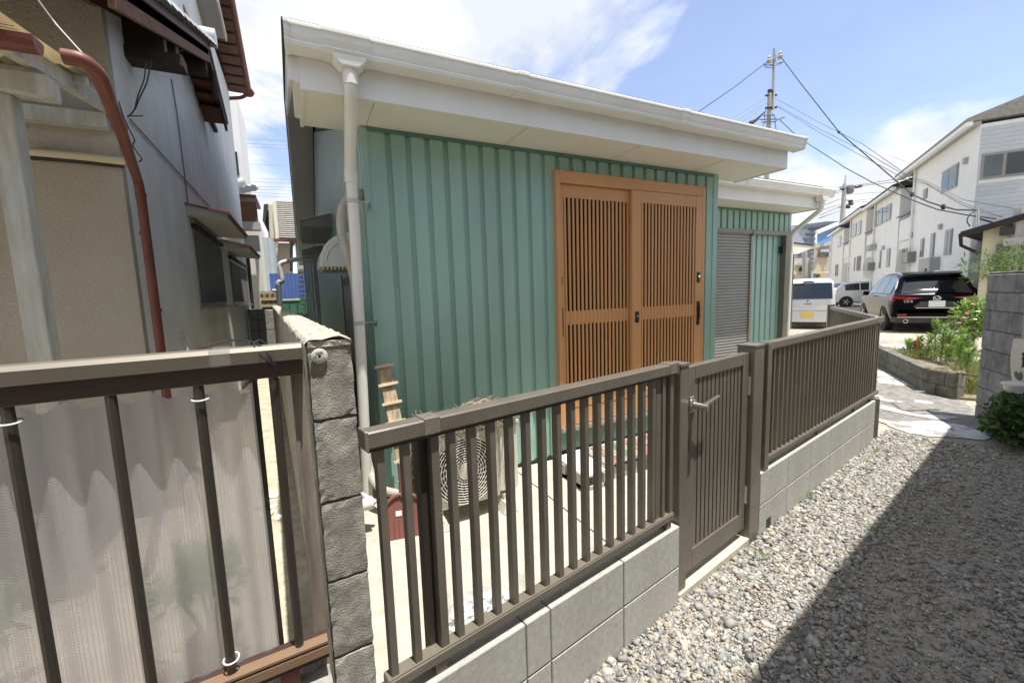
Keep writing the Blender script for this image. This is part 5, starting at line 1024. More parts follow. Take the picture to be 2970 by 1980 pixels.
def weed(i, cx, ytop, ybase, mat='leaf_bright'):
    b = atz(*c8(cx, ybase), .02); h = vert_top(b, *c8(cx, ytop))
    t = thing('tall_weed', WEEDL[i][0], 'weed', b, 'weeds behind the planter wall' if WEEDL[i][1] else None)
    lean = rng.normal(0, .03, 2); top = V(b[0]+lean[0], b[1]+lean[1], h)
    MB().tube([b, (b+top)/2+V(.01, 0, 0), top], [.006, .005, .003], 6).build('stem', 'leaf_mid', t); m = MB(); n = int(50+h*110)
    for k in range(n):
        f = .12+.88*(k/n)**.8; p = b+(top-b)*f; a = k*2.4+rng.random(); l_ = (.14*(1-.35*f)+.03)*rng.uniform(.8, 1.2)
        d = V(math.cos(a), math.sin(a), .35+.8*f); d /= np.linalg.norm(d); s = np.cross(d, UZ); s /= np.linalg.norm(s); tip = p+d*l_-UZ*l_*.35*(1-f*.5); mid = p+d*l_*.55
        m.add([p, mid+s*.012, tip, mid-s*.012], [(0, 1, 2, 3)])
    m.build('leaves', mat, t)
for i, w in enumerate([(1215, 395, 505), (1245, 410, 515), (1340, 370, 540), (1385, 355, 545), (1455, 235, 560), (1500, 270, 575), (1545, 330, 585), (1600, 380, 570), (1655, 300, 560), (1700, 360, 620), (1640, 420, 650), (1560, 450, 600), (1760, 420, 600), (1690, 470, 700)]): weed(i, *w)
def tuft(mb, c, n, h, spread, w=.004):
    for k in range(n):
        a = rng.uniform(0, 6.28); r = spread*math.sqrt(rng.random()); p = V(c[0]+r*math.cos(a), c[1]+r*math.sin(a), c[2]); d = V(rng.normal(0, .35), rng.normal(0, .35), 1); d /= np.linalg.norm(d); hh = h*rng.uniform(.5, 1.2); s = np.cross(d, rng.normal(size=3)); s /= np.linalg.norm(s); m1 = p+d*hh*.6; mb.add([p-s*w, p+s*w, m1+s*w*.8, p+d*hh+V(d[0], d[1], -.2)*hh*.3, m1-s*w*.8], [(0, 1, 2, 3, 4)])
m = MB()
for k in range(34): b = atz(*c8(rng.uniform(1665, 1800), rng.uniform(600, 830)), .02); tuft(m, b, 40, .26, .12)
for k in range(40): b = atz(*c8(rng.uniform(1150, 1750), rng.uniform(470, 560)), .02); tuft(m, b, 30, .20, .2)
gg = stuff(m.build('bed_grass', 'leaf_dry', None)); tag(gg, 'dry yellow-green grass filling the bed between the planter wall and the dark block wall', 'grass')
b = atz(*c8(1760, 500), .02); shrub('flowering_shrub', 'loose shrub with pink and white flowers beside the dark block wall and the black car', (b[0], b[1], .60), .34, 1100, .085, 'leaf_bright', (.9, .9, 1.7))
fl = [(1770, 95), (1720, 170), (1815, 155), (1700, 210), (1655, 250), (1790, 220)]
for i, (x, y) in enumerate(fl):
    p = atd(*c8(x, y), np.dot(b-C0, FF)-.35); o = MB()
    for k in range(6): a = k*1.05; d = V(math.cos(a)*.6, math.sin(a)*.6, .5); o.blob(p+d*.02, .022, .2, sq=(1, 1, .6))
    o = o.build('flower', 'petal' if i != 2 and i != 5 else 'petal_white', None, smooth=True); tag(o, 'pink rose bloom on the flowering shrub' if i not in (2, 5) else 'pale bloom on the flowering shrub', 'flower', 'blooms on the shrub' if i not in (2, 5) else 'pale blooms on the shrub')
def pot(px, py, h, r, mat, label, dep=None, cat='flower pot'):
    p = atz(*c8(px, py), .03); t = thing('flower_pot', label, cat, p); MB().lathe(p, [(r*.7, 0), (r*.95, h*.8), (r*1.08, h*.8), (r*1.08, h), (r*.95, h), (r*.9, h*.85)], 20).build('pot', mat, t, smooth=True); MB().lathe(p+UZ*h*.84, [(r*.88, 0), (r*.6, .01)], 14).build('soil', 'earth', t)
    m = leaves(MB(), p+UZ*(h+.08), .13, 160, .05); m.build('foliage', 'leaf_mid', t)
pot(1585, 480, .26, .17, 'terracotta', 'terracotta flower pot standing among the weeds near the black car'); pot(1720, 470, .22, .15, 'pot_white', 'white flower pot under the flowering shrub'); pot(1580, 400, .30, .15, 'pot_white', 'white pot with trailing plant on the gravel behind the weeds')
hp_ = atz(*c8(1303, 515), .02); t = thing('red_ornament', 'small red hydrant-shaped ornament among the weeds', 'ornament', hp_); MB().lathe(hp_, [(.06, 0), (.06, .03), (.048, .05), (.048, .19), (.07, .20), (.07, .22), (.045, .25), (.04, .29), (.02, .31)], 18).build('body', 'red_plastic', t, smooth=True); MB().tube([hp_+V(-.07, .03, .15), hp_+V(.07, -.03, .15)], .022, 10).build('side_cap', 'red_plastic', t); MB().lathe(hp_+UZ*.212, [(.0715, 0), (.0715, .006)], 18).build('band', 'black', t)
# leafy bush against the dark wall
bc = V(5.62, 1.16, .20)
bu = thing('leafy_bush', 'low dark green leafy bush growing at the foot of the dark block wall', 'bush', (bc[0], bc[1], 0)); m = MB()
for k in range(16):
    q = bc+V(rng.uniform(-.36, .36), rng.uniform(-.22, .16), rng.uniform(-.08, .16)); leaves(m, q, .15, 140, .065, sq=(1, 1, .8), asp=.75, up=.1)
m.build('foliage', 'leaf', bu); m = MB()
for k in range(10): p = bc*V(1, 1, 0)+V(rng.normal(0, .1), rng.normal(0, .08), 0); m.tube([p, p+V(rng.normal(0, .1), rng.normal(0, .1), .3)], .006, 5)
m.build('stem', 'bark', bu)
pb = atd(2960, 770, 6.2); t = thing('clipped_pine', 'bright green garden pine showing above the dark block wall', 'tree', (pb[0], pb[1], 0)); MB().tube([(pb[0], pb[1], 0), (pb[0]-.05, pb[1], 1.0), (pb[0], pb[1], pb[2])], [.05, .04, .02], 8).build('trunk', 'bark', t); m = MB()
for k in range(7): leaves(m, pb+rng.normal(0, .14, 3)*V(1.4, 1.4, .7), .22, 260, .09, asp=.12, up=.8)
m.build('crown', 'leaf_mid', t)
for k, (s_, t_) in enumerate([(.55, -.42), (.75, -.03), (1.4, -.05), (-.2, -.1), (.95, -.6), (2.1, -.1)]):
    m = MB(); tuft(m, F(s_, t_, .01), 16, .05, .04, .002); o = m.build('grass_tuft', 'leaf_bright', None); tag(o, 'tiny green weed tuft sprouting from the gravel driveway', 'weed', 'weed tufts in the gravel')
for k, (s_, t_) in enumerate([(-.62, -.40), (-.52, -.16), (.1, -.32), (-1.0, -.55), (.6, -.8)]):
    c = F(s_, t_, .024); a_ = rng.normal(size=2); a_ = V(*(a_/np.linalg.norm(a_)), .15)*.034; b_ = V(-a_[1], a_[0], .004)*.35; m = MB().add([c, c+a_*.5+b_, c+a_, c+a_*.5-b_], [(0, 1, 2, 3)]); o = m.build('fallen_leaf', 'leaf_brown', None); tag(o, 'dry reddish fallen leaf on the gravel driveway', 'leaf', 'fallen leaves on the gravel')
# ================================================================== HOUSE BEHIND THE CAMERA (casts the shade on the driveway)
sx_, sy_, sz_ = SUN; ez = 3.1
def shade_line(s): return F(s, -.425, 0)
off = V(sx_/sz_*ez, sy_/sz_*ez, 0)
s_h = thing('south_house', 'cream single-storey house on the shady side of the gravel driveway', 'house', F(0, -2.5, 0))
e0 = shade_line(-7)+off; e1 = shade_line(3.42)+off
MB().obox(e0+UZ*ez-FN*.02, e1-e0, -FN*.6, UZ*.10).build('eave', 'soffit', s_h); MB().obox(e0+UZ*(ez-.02), e1-e0, FN*.02, UZ*.14-UZ*.02).build('fascia', 'white_metal', s_h)
MB().obox(e0-FN*.62, e1-e0, -FN*5, UZ*(ez+.02)).build('wall', 'cream_light', s_h); MB().ext([e0+UZ*(ez+.12)+FN*.0, e0-FN*6.2+UZ*(ez+.12), e0-FN*3.1+UZ*(ez+1.2)], e1-e0).build('roof', 'roof_dark', s_h)
# ================================================================== APARTMENT ROW
AP = atd(*c7(1500, 0), 15.5); AP[2] = 0
def fac(x, y, t=0.): p = atpl(*c7(x, y), AP+ROWN*t, ROWN); return float(np.dot(p-AP, ROW)), float(p[2])
def A_(s, t, z): return AP+ROW*s+ROWN*t+UZ*z
def abx(name, mat, parent, s0, s1, t0, t1, z0, z1): return MB().obox(A_(s0, t0, z0), ROW*(s1-s0), ROWN*(t1-t0), UZ*(z1-z0)).build(name, mat, parent)
EZ = 5.95
def awin(parent, p, q, split='v', two=True, grille=False):
    s0, z0 = fac(*p); s1, z1 = fac(*q); s0, s1 = sorted((s0, s1)); z0, z1 = sorted((z0, z1))
    w = abx('window', 'frame_gray', parent, s0, s1, -.02, .035, z0, z1); sm_ = (s0+s1)/2
    abx('pane', 'window_pale', w, s0+.05, sm_-.02, .0352, .042, z0+.05, z1-.05) if two else abx('pane', 'window_pale', w, s0+.04, s1-.04, .0352, .042, z0+.04, z1-.04)
    if two: abx('pane', 'window_dark', w, sm_+.02, s1-.05, .0352, .042, z0+.05, z1-.05)
    if grille:
        for k in range(6): a = s0+(s1-s0)*(k+.5)/6; abx('grille_bar', 'frame_gray', w, a-.015, a+.015, .05, .065, z0, z1)
def unit(label, xa, xb, xr, mat='apt_white', depth=7., EZ=5.95, roofm='roof_dark'):
    # main block between crop columns xa (near) and xb (far); recessed strip from xb to xr
    sa = fac(xa, 900)[0]; sb_ = fac(xb, 900)[0]; sr = fac(xr, 900)[0]
    t = thing('apartment_unit', label, 'apartment', A_((sa+sb_)/2, -1, 0))
    abx('wall', mat, t, sa, sb_, -depth, 0, 0, EZ); abx('recess_wall', mat, t, sb_+.001, sr-.001, -depth, -.9, 0, EZ-.05); abx('recess_floor', mat, t, sb_+.002, sr-.002, -.899, -.05, 2.9, 3.25)
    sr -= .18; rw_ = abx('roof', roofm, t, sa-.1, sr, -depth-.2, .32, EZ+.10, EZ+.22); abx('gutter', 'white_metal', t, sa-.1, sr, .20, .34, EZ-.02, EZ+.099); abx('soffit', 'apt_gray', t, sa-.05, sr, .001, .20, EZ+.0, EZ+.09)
    MB().ext([A_(sa-.1, .3, EZ+.22), A_(sa-.1, -depth-.2, EZ+.22), A_(sa-.1, -depth*.5, EZ+1.5)], ROW*(sr-sa+.1)).build('roof_slope', roofm, t)
    b = abx('balcony', mat, t, sb_+.003, sr-.003, -.04, .02, 3.26, 4.2); abx('balcony_rail', 'gray_metal', t, sb_+.003, sr-.003, -.03, .16, 4.35, 4.40)
    abx('balcony_window', 'window_pale', t, sb_+.3, sr-.3, -.89, -.86, 3.4, 5.1); abx('entrance', 'apt_gray', t, sb_+.25, sr-.25, -.89, -.86, .1, 2.2)
    MB().tube([A_(sb_-.12, .08, EZ), A_(sb_-.12, .08, 0)], .04, 8).build('downpipe', 'white_metal', t, smooth=True); return t, sa, sb_, sr
u1, sa, sb_, sr = unit('white apartment block with a lapped gable end, first of the row behind the black car', 1735, 1252, 1140, EZ=6.05, roofm='shingle')
awin(u1, (1515, 320), (1662, 60)); awin(u1, (1338, 845), (1375, 685), two=False); awin(u1, (1420, 840), (1465, 640), two=False); awin(u1, (1537, 830), (1612, 605)); awin(u1, (1365, 370), (1402, 270), two=False)
s0, z0 = fac(1400, 945); s1, z1 = fac(1505, 840); abx('meter_cabinet', 'apt_gray', u1, s1, s0, .001, .28, z0-.1, z1)
s0, z0 = fac(1215, 895); s1, z1 = fac(1305, 795); mbx = abx('mailboxes', 'gray_metal', u1, s1, s0, .001, .25, z0, z1)
for i in range(4):
    for j in range(2): abx('mailbox_door', 'shutter_gray', mbx, s1+(s0-s1)*(j+.06)/2, s1+(s0-s1)*(j+.94)/2, .2505, .262, z0+(z1-z0)*(i+.1)/4, z0+(z1-z0)*(i+.9)/4)
for x, y in ((1515, 590), (1725, 45), (1270, 660), (1205, 790)): s0, z0 = fac(x, y); abx('vent_cowl', 'apt_gray', u1, s0-.09, s0+.09, .001, .09, z0-.09, z0+.09)
# gable end of the first block with its windows
SE = sa
def gw(name, mat, parent, t0, t1, z0, z1, d0, d1): return MB().obox(A_(SE-d1, t0, z0), ROW*(d1-d0), ROWN*(t1-t0), UZ*(z1-z0)).build(name, mat, parent)
def gpx(x, y): p = atpl(*c7(x, y), A_(SE, 0, 0), ROW); return float(np.dot(p-AP, ROWN)), float(p[2])
t0, z0 = gpx(1830, 205); t1, z1 = gpx(2240, -60)
w = gw('window', 'frame_gray', u1, min(t0, t1), max(t0, t1), z0, z1, -.02, .03); tm = (t0+t1)/2
for a, b, mtl in ((t1+.06, tm-.04, 'window_dark'), (tm+.04, t0-.06, 'window_pale')): gw('pane', mtl, w, a, b, z0+.07, z1-.07, .0302, .04)
for k in range(46): z = .2+k*.125; gw('lap_board', 'siding_lap', u1, -6.9, -.03, z, z+.115, .001, .014) if not (z0-.15 < z < z1) else gw('lap_board', 'siding_lap', u1, t0+.03, -.03, z, z+.115, .001, .014)
u2, a2, b2, r2 = unit('white apartment block with twin upper windows and a mailbox panel, second of the row', 1135, 945, 880, 'apt_white', EZ=5.72)
awin(u2, (972, 595), (1035, 430)); awin(u2, (1037, 560), (1105, 395)); awin(u2, (998, 935), (1020, 785), two=False); awin(u2, (1058, 925), (1095, 768)); s0, z0 = fac(915, 955); s1, z1 = fac(965, 885); mbx = abx('mailboxes', 'gray_metal', u2, s1, s0, .001, .3, z0, z1)
for i in range(4): abx('mailbox_door', 'shutter_gray', mbx, s1+.05, s0-.05, .3005, .31, z0+(z1-z0)*(i+.1)/4, z0+(z1-z0)*(i+.9)/4)
s0, z0 = fac(930, 790); s1, z1 = fac(980, 735); abx('wall_unit', 'apt_gray', u2, s1, s0, .001, .3, z0, z1)
s0, z0 = fac(1040, 765); abx('vent_cowl', 'apt_gray', u2, s0-.1, s0+.1, .001, .1, z0-.1, z0+.1)
u3, a3, b3, r3 = unit('cream-white apartment block with a barred lower window, third of the row', 868, 752, 700, 'apt_warm', EZ=5.85)
awin(u3, (772, 685), (815, 560)); awin(u3, (820, 665), (855, 535)); awin(u3, (815, 955), (850, 830), grille=True); awin(u3, (790, 960), (803, 845), two=False); awin(u3, (730, 965), (750, 925), two=False)
u4, a4, b4, r4 = unit('cream-white apartment block with a tall dark doorway, farthest of the row', 692, 600, 590, 'apt_warm', EZ=5.6); awin(u4, (655, 765), (688, 665)); awin(u4, (635, 1000), (662, 900), two=True)
# cream house at the right
cd_ = 11.0; t = thing('cream_house', 'small cream stucco house with a dark roof and barred window behind the dark block wall', 'house', atd(*c7(2000, 1100), cd_)*V(1, 1, 0))
CP = atd(*c7(1825, 1000), cd_); cnn = V(CP[0], CP[1], 0); cnn /= np.linalg.norm(cnn); cnn = cnn*math.cos(.10)+V(cnn[1], -cnn[0], 0)*math.sin(.10); cdr = V(cnn[1], -cnn[0], 0)
def cf(x, y): p = atpl(*c7(x, y), CP, cnn); return float(np.dot(p-CP, cdr)), float(p[2])
def cbx(name, mat, parent, a0, a1, d0, d1, z0, z1): return MB().obox(CP*V(1, 1, 0)+cdr*a0-cnn*d1+UZ*z0, cdr*(a1-a0), cnn*(d1-d0), UZ*(z1-z0)).build(name, mat, parent)
ze = cf(1835, 640)[1]; zr = cf(2180, 520)[1]; a_r = cf(2180, 520)[0]
MB().ext([CP*V(1, 1, 0), CP*V(1, 1, 0)+cdr*(a_r+2), CP*V(1, 1, 0)+cdr*(a_r+2)+UZ*(zr+.1), CP*V(1, 1, 0)+cdr*a_r+UZ*zr, CP*V(1, 1, 0)+UZ*(ze+.1)], cnn*5).build('wall', 'cream', t)
p0 = atpl(*c7(1668, 662), CP-cnn*.25, cnn); p1 = atpl(*c7(2195, 510), CP-cnn*.25, cnn); p1 = p0+(p1-p0)*1.6; rf_ = MB().obox(p0, p1-p0, cnn*4.4, UZ*.09).build('roof', 'roof_dark', t); MB().obox(p0-cnn*.03-UZ*.07, p1-p0, cnn*.04, UZ*.09).build('bargeboard', 'dark_wood', rf_)
MB().tube([p0+cnn*.0+UZ*.03, p0+cnn*.25-UZ*.25, CP*V(1, 1, 0)-cdr*.02+UZ*(ze-.55)], .04, 8).build('downpipe', 'dark_wood', rf_)
s0, z0 = cf(1950, 955); s1, z1 = cf(2062, 735); w = cbx('window', 'bronze_dark', t, s0, s1, .001, .05, z0, z1)
for k in range(11): a = s0+(s1-s0)*(k+.5)/11; cbx('window_bar', 'bronze', w, a-.012, a+.012, .06, .08, z0, z1)
s0, z0 = cf(2050, 740); s1, z1 = cf(2260, 690); cbx('porch_canopy', 'apt_gray', t, s0, s1, .001, .7, z0-.05, z0+.12); s0, z0 = cf(2155, 905); s1, z1 = cf(2230, 740); cbx('window', 'window_dark', t, s0, s1, .001, .03, z0, z1)
s0, z0 = cf(1765, 970); s1, z1 = cf(1830, 885); cbx('meter_box', 'gray_metal', t, s0, s1, .0, .25, z0, z1); s0, z0 = cf(2060, 630); cbx('lamp', 'bronze_dark', t, s0-.12, s0+.12, .001, .2, z0-.1, z0+.1)
s0, z0 = cf(2110, 900); MB().tube([CP*V(1, 1, 0)+cdr*s0-cnn*.06, CP*V(1, 1, 0)+cdr*s0-cnn*.06+UZ*(ze+.5)], .09, 8).build('downpipe', 'apt_gray', t)
# low pale wall by the car and block wall between
s0 = atz(*c7(1800, 1330), 0); o = thing('boundary_wall', 'low pale block wall running between the apartments and the cream house', 'block wall', atd(*c7(1740, 1100), 14.6)*V(1, 1, 0))
q = atd(*c7(1600, 1000), 14.8)*V(1, 1, 0); dq = atd(*c7(1850, 1000), 13.9)*V(1, 1, 0)-q
for r_ in range(7):
    for i in range(6): MB().obox(q+dq*(i+.01)/6+UZ*(.2*r_+.004), dq*.98/6, V(.1, .1, 0), UZ*.192).build('block', 'siding_lap' if r_ > 2 else 'block_dark', o)
# ================================================================== CARS
def loft(stations, n=40):
    """stations: x, zb, top, w ; returns P(x,v) on half section"""
    xs = np.array([s[0] for s in stations])
    def g_(x, k): return float(np.interp(x, xs, [s[k] for s in stations]))
    def sec(x, belt, tum):
        zb, top, w = g_(x, 1), g_(x, 2), g_(x, 3); b = min(belt, top-.04); hr = max(top-belt, 0); wr = w-.02-hr*tum
        return [(0, zb), (w*.78, zb), (w*.955, zb+.08), (w*.985, zb+.26), (w*1.01, (zb+.26+b)/2), (w*.965, b-.02), (w*.935 if hr > 0 else w*.91, b), (wr+(.0), top-max(.07*min(hr/.3, 1), .02)), (wr*.86, top-.012), (wr*.45, top), (0, top+.004)]
    return sec, xs
def car(name, label, loc, rz, paint, stations, belt, tum, win_x, rear, wheels, extra=None, parts=True):
    t = thing(name, label, 'car', loc, rz=rz)
    sec, xs = loft(stations); X = np.unique(np.concatenate([np.linspace(xs[0], xs[-1], 46), xs])); m = MB(); rings = []
    for x in X:
        h = sec(x, belt, tum); rings.append([(x, y, z) for y, z in h]+[(x, -y, z) for y, z in h[-2:0:-1]])
    k = len(rings[0]); vs = [p for r in rings for p in r]; fs = [(i*k+j, (i+1)*k+j, (i+1)*k+(j+1) % k, i*k+(j+1) % k) for i in range(len(X)-1) for j in range(k)]; fs += [tuple(range(k)), tuple(range((len(X)-1)*k, len(X)*k))[::-1]]
    m.add(vs, fs); body = m.build('body', paint, t, smooth=True, local=True)
    def side(x, f, off, sg):
        h = sec(x, belt, tum); a, b = np.array(h[6]), np.array(h[7]); y, z = a+(b-a)*f; return (x, sg*(y+off), z)
    for sg in (1, -1):
        for (xa, xb) in win_x:
            m = MB(); m.grid(lambda a, b: side(xa+(xb-xa)*a, .08+.84*b, .006, sg), 12, 3); w_ = m.build('side_window', 'car_glass', t, smooth='all', local=True)
    # rear window following the centre line
    (xa, xb, fr) = rear
    def rw_(a, b):
        x = xa+(xb-xa)*a; h = sec(x, belt, tum); y0 = h[8][0]*fr; v = (b*2-1); z = h[9][1]+.006-(abs(v)**3)*.03; return (x-.012, v*y0, z+.004)
    m = MB(); m.grid(rw_, 10, 10); m.build('rear_window', 'car_glass', t, smooth='all', local=True)
    for (wx, wy, r) in wheels:
        for sg in (1, -1):
            c = V(wx, sg*(wy-.11), r); ax = (0, sg, 0)
            MB().lathe(c+V(0, sg*.055, 0), [(r+.055, 0), (r+.055, .055+.004)], 28, ax).build('wheel_arch', 'plastic_dark', t, smooth=True, local=True)
            w = MB().lathe(c, [(r*.62, -.1), (r*.97, -.10), (r, -.06), (r, .09), (r*.95, .118), (r*.66, .12)], 32, ax).build('wheel', 'tyre', t, smooth=True, local=True); m = MB()
            m.lathe(c, [(r*.64, .105), (r*.60, .10), (r*.2, .112)], 28, ax)
            m.build('rim', 'gray_metal', t, smooth=True, local=True)
            for k_ in range(5): a = k_*2*math.pi/5; d = V(math.cos(a), 0, math.sin(a)); MB().bar(c+V(0, sg*.118, 0)+d*r*.1, c+V(0, sg*.116, 0)+d*r*.6, .05, .012, (0, 1, 0)).build('spoke', 'steel', t, local=True)
    if extra: extra(t, sec)
    return t
def lb(name, mat, t, x0, x1, y0, y1, z0, z1, bev=0): return MB().box(x0, x1, y0, y1, z0, z1).build(name, mat, t, local=True, bevel=bev)
# black suv
rl = atz(*c7(1050, 1440), 0); th = math.radians(33); hv = V(math.cos(th), math.sin(th), 0); hl = V(-math.sin(th), math.cos(th), 0)
suvc = rl+hv*1.30-hl*.80
def suvx(t, sec):
    for sg in (1, -1):
        MB().ext([(-2.435, sg*.30, .985), (-2.44, sg*.62, 1.01), (-2.40, sg*.88, 1.03), (-2.20, sg*.925, 1.04), (-2.20, sg*.925, .93), (-2.40, sg*.90, .90), (-2.445, sg*.62, .92)], (-.03, 0, 0)).build('tail_light', 'tail_red', t, local=True); lb('reflector', 'tail_red', t, -2.475, -2.44, sg*.70-.10, sg*.70+.10, .50, .535)
        e = MB().tube([(-2.50, sg*.62, .34), (-2.36, sg*.62, .34)], .055, 14).build('exhaust', 'chrome', t, local=True, smooth=True); MB().lathe((-2.502, sg*.62, .34), [(.042, 0), (.042, .002)], 14, (-1, 0, 0)).build('exhaust_bore', 'black', t, local=True)
        MB().tube(bend([(-1.75, sg*.60, 1.62), (-1.5, sg*.62, 1.70), (.3, sg*.62, 1.745), (.55, sg*.62, 1.70)], .1), .014, 8).build('roof_rail', 'chrome', t, local=True, smooth=True)
        m_ = MB().blob((.55, sg*1.02, 1.08), .11, .05, sq=(.7, 1, .75)); m_.build('mirror', 'car_black', t, local=True, smooth=True)
        MB().tube([(-1.9, sg*.93, 1.045), (.9, sg*.935, 1.035)], .008, 6).build('belt_trim', 'chrome', t, local=True); MB().ext([(-1.87, sg*.80, 1.10), (-2.14, sg*.79, 1.22), (-2.02, sg*.73, 1.42), (-1.84, sg*.70, 1.52)], (0, sg*.012, 0)).build('quarter_trim', 'steel', t, local=True)
    lb('lower_bumper', 'plastic_dark', t, -2.47, -2.0, -.86, .86, .30, .46); lb('bumper_trim', 'steel', t, -2.478, -2.46, -.80, .80, .44, .465); lb('chrome_strip', 'chrome', t, -2.462, -2.44, -.42, .42, .70, .716)
    MB().ext([(-2.44, -.48, .73), (-2.44, .48, .73), (-2.425, .33, .88), (-2.425, -.33, .88)], (-.02, 0, 0)).build('plate_recess', 'plastic_dark', t, local=True); lb('number_plate', 'plate_white', t, -2.475, -2.462, -.165, .165, .735, .90)
    em = MB(); em.tube([V(-2.44, .0, .965)+V(0, .075*math.cos(a), .058*math.sin(a)) for a in np.linspace(0, 2*math.pi, 25)], .010, 7, cap=False); em.tube(bend([(-2.44, .07, .985), (-2.44, .03, .965), (-2.44, 0, .935), (-2.44, -.03, .965), (-2.44, -.07, .985)], .03), .009, 7); em.build('emblem', 'chrome', t, local=True, smooth=True)
    for txt, yy, zz_, sz in (('CX-8', .58, .885, .085), ('SKYACTIV', -.60, .895, .05)):
        me = textmesh(txt, sz, .003); o = bpy.data.objects.new('badge', me); COL.objects.link(o); me.materials.append(MATS['chrome']); o.parent = t; o.location = (-2.432, yy, zz_); o.rotation_euler = (math.pi/2, 0, -math.pi/2)
    MB().ext([(-1.86, -.62, 1.655), (-1.86, .62, 1.655), (-2.06, .56, 1.60), (-2.06, -.56, 1.60)], (0, 0, .035)).build('spoiler', 'car_black', t, local=True); MB().bar((-2.30, .05, 1.13), (-2.25, -.40, 1.17), .025, .015).build('wiper', 'black', t, local=True); MB().ext([(-1.2, -.02, 1.725), (-1.38, -.02, 1.715), (-1.36, -.02, 1.80)], (0, .04, 0)).build('antenna', 'black', t, local=True)
SUV = [(-2.45, .40, .62, .78), (-2.43, .34, .95, .87), (-2.36, .32, 1.07, .90), (-2.22, .30, 1.20, .915), (-2.0, .30, 1.46, .92), (-1.82, .28, 1.63, .92), (-1.4, .27, 1.70, .92), (-.4, .26, 1.73, .92), (.3, .26, 1.69, .92), (.9, .27, 1.40, .92), (1.25, .28, 1.13, .92), (1.5, .28, 1.07, .92), (2.1, .28, 1.0, .90), (2.35, .30, .88, .82), (2.45, .36, .70, .66)]
car('parked_suv', 'glossy black estate-style SUV parked on the gravel lot, seen from behind', tuple(suvc), th, 'car_black', SUV, 1.05, .42, [(-1.75, -.95), (-.90, .02), (.07, .85)], (-2.31, -1.88, .97), [(-1.45, .92, .36), (1.48, .92, .36)], suvx)
# silver-white kei van
kb = atz(*c7(410, 1440), 0); th2 = math.radians(30); hv2 = V(math.cos(th2), math.sin(th2), 0); kc = kb+hv2*1.75+V(.0, .05, 0)
def keix(t, sec):
    for sg in (1, -1): MB().ext([(-1.735, sg*.56, .62), (-1.73, sg*.735, .68), (-1.60, sg*.75, .68), (-1.60, sg*.75, .50), (-1.73, sg*.74, .50), (-1.735, sg*.64, .56)], (-.012, 0, 0)).build('tail_light', 'tail_red', t, local=True)
    MB().grid(lambda a, b: V(-1.712+.10*b-.012*(1-abs(2*a-1)), (2*a-1)*.64*(1-.05*b), .98+.50*b), 8, 4).build('back_window', 'car_glass', t, local=True, smooth='all')
    lb('number_plate', 'plate_yellow', t, -1.735, -1.722, -.165, .165, .38, .545); lb('plate_garnish', 'chrome', t, -1.715, -1.69, -.10, .10, .80, .845); lb('bumper_line', 'gray_metal', t, -1.722, -1.70, -.66, .66, .60, .612); MB().bar((-1.68, .50, 1.47), (-1.66, .10, 1.44), .03, .012).build('wiper', 'black', t, local=True); lb('lower_valance', 'plastic_dark', t, -1.68, -1.2, -.6, .6, .17, .27)
    em = MB(); em.lathe((-1.70, 0, .91), [(.035, 0), (.02, .012)], 10, (-1, 0, 0)); em.build('emblem', 'chrome', t, local=True); lb('sticker', 'plate_white', t, -1.655, -1.648, -.60, -.52, 1.10, 1.18); MB().tube([(-.3, .4, 1.62), (-.45, .4, 1.80)], .006, 5).build('antenna', 'black', t, local=True)
KEI = [(-1.71, .34, .70, .66), (-1.70, .24, .93, .72), (-1.66, .22, 1.15, .735), (-1.60, .22, 1.50, .735), (-1.48, .22, 1.60, .735), (-1.0, .22, 1.64, .735), (.3, .22, 1.64, .735), (.8, .22, 1.55, .735), (1.15, .22, 1.10, .735), (1.5, .24, .95, .72), (1.66, .3, .72, .62)]
car('parked_van', 'small silver-white kei van with a yellow plate parked beside the green house', tuple(kc), th2, 'car_silver', KEI, .95, .10, [(-1.35, -.55), (-.45, .45)], (-1.60, -1.54, .3), [(-1.1, .735, .27), (1.2, .735, .27)], keix)
# white hatchbacks
HAT = [(-1.95, .36, .70, .70), (-1.92, .28, .95, .80), (-1.80, .24, 1.10, .84), (-1.45, .22, 1.40, .845), (-1.0, .22, 1.48, .845), (0, .22, 1.52, .845), (.45, .22, 1.44, .845), (1.05, .22, 1.02, .845), (1.6, .24, .90, .83), (1.9, .28, .74, .74), (1.98, .34, .60, .6)]
def hatx(t, sec):
    for sg in (1, -1): MB().blob((.72, sg*.93, 1.0), .10, .05, sq=(.8, 1, .75)).build('mirror', 'car_white', t, local=True, smooth=True); MB().ext([(1.55, sg*.80, .72), (1.88, sg*.70, .70), (1.80, sg*.72, .84), (1.5, sg*.82, .86)], (0, sg*.03, 0)).build('headlight', 'window_pale', t, local=True); lb('door_handle', 'chrome', t, -.1, .08, sg*.845-.01, sg*.845+.015, .83, .855)
    MB().grid(lambda a, b: V(.50+.52*a, (b*2-1)*(.56+.10*a), sec(.50+.52*a, .95, .3)[9][1]+.008-.02*abs(b*2-1)**3), 6, 8).build('windscreen', 'car_glass', t, local=True, smooth='all')
hp2 = atz(*c7(745, 1252), 0)
car('parked_hatchback', 'white hatchback parked broadside beyond the black SUV', tuple(hp2+V(1.1, -.3, 0)), math.radians(-42), 'car_white', HAT, .95, .30, [(-1.35, -.62), (-.56, .12), (.18, .62)], (-1.72, -1.38, .9), [(-1.3, .845, .30), (1.25, .845, .30)], hatx)
hp3 = hp2+ROW*7-ROWN*(-1.2)
car('parked_hatchback', 'farther white car whose roof shows above the silver-white van', tuple(hp3), math.radians(-50), 'car_white', HAT, .95, .30, [(-1.35, -.62), (-.56, .12), (.18, .62)], (-1.72, -1.38, .9), [(-1.3, .845, .30), (1.25, .845, .30)], hatx)
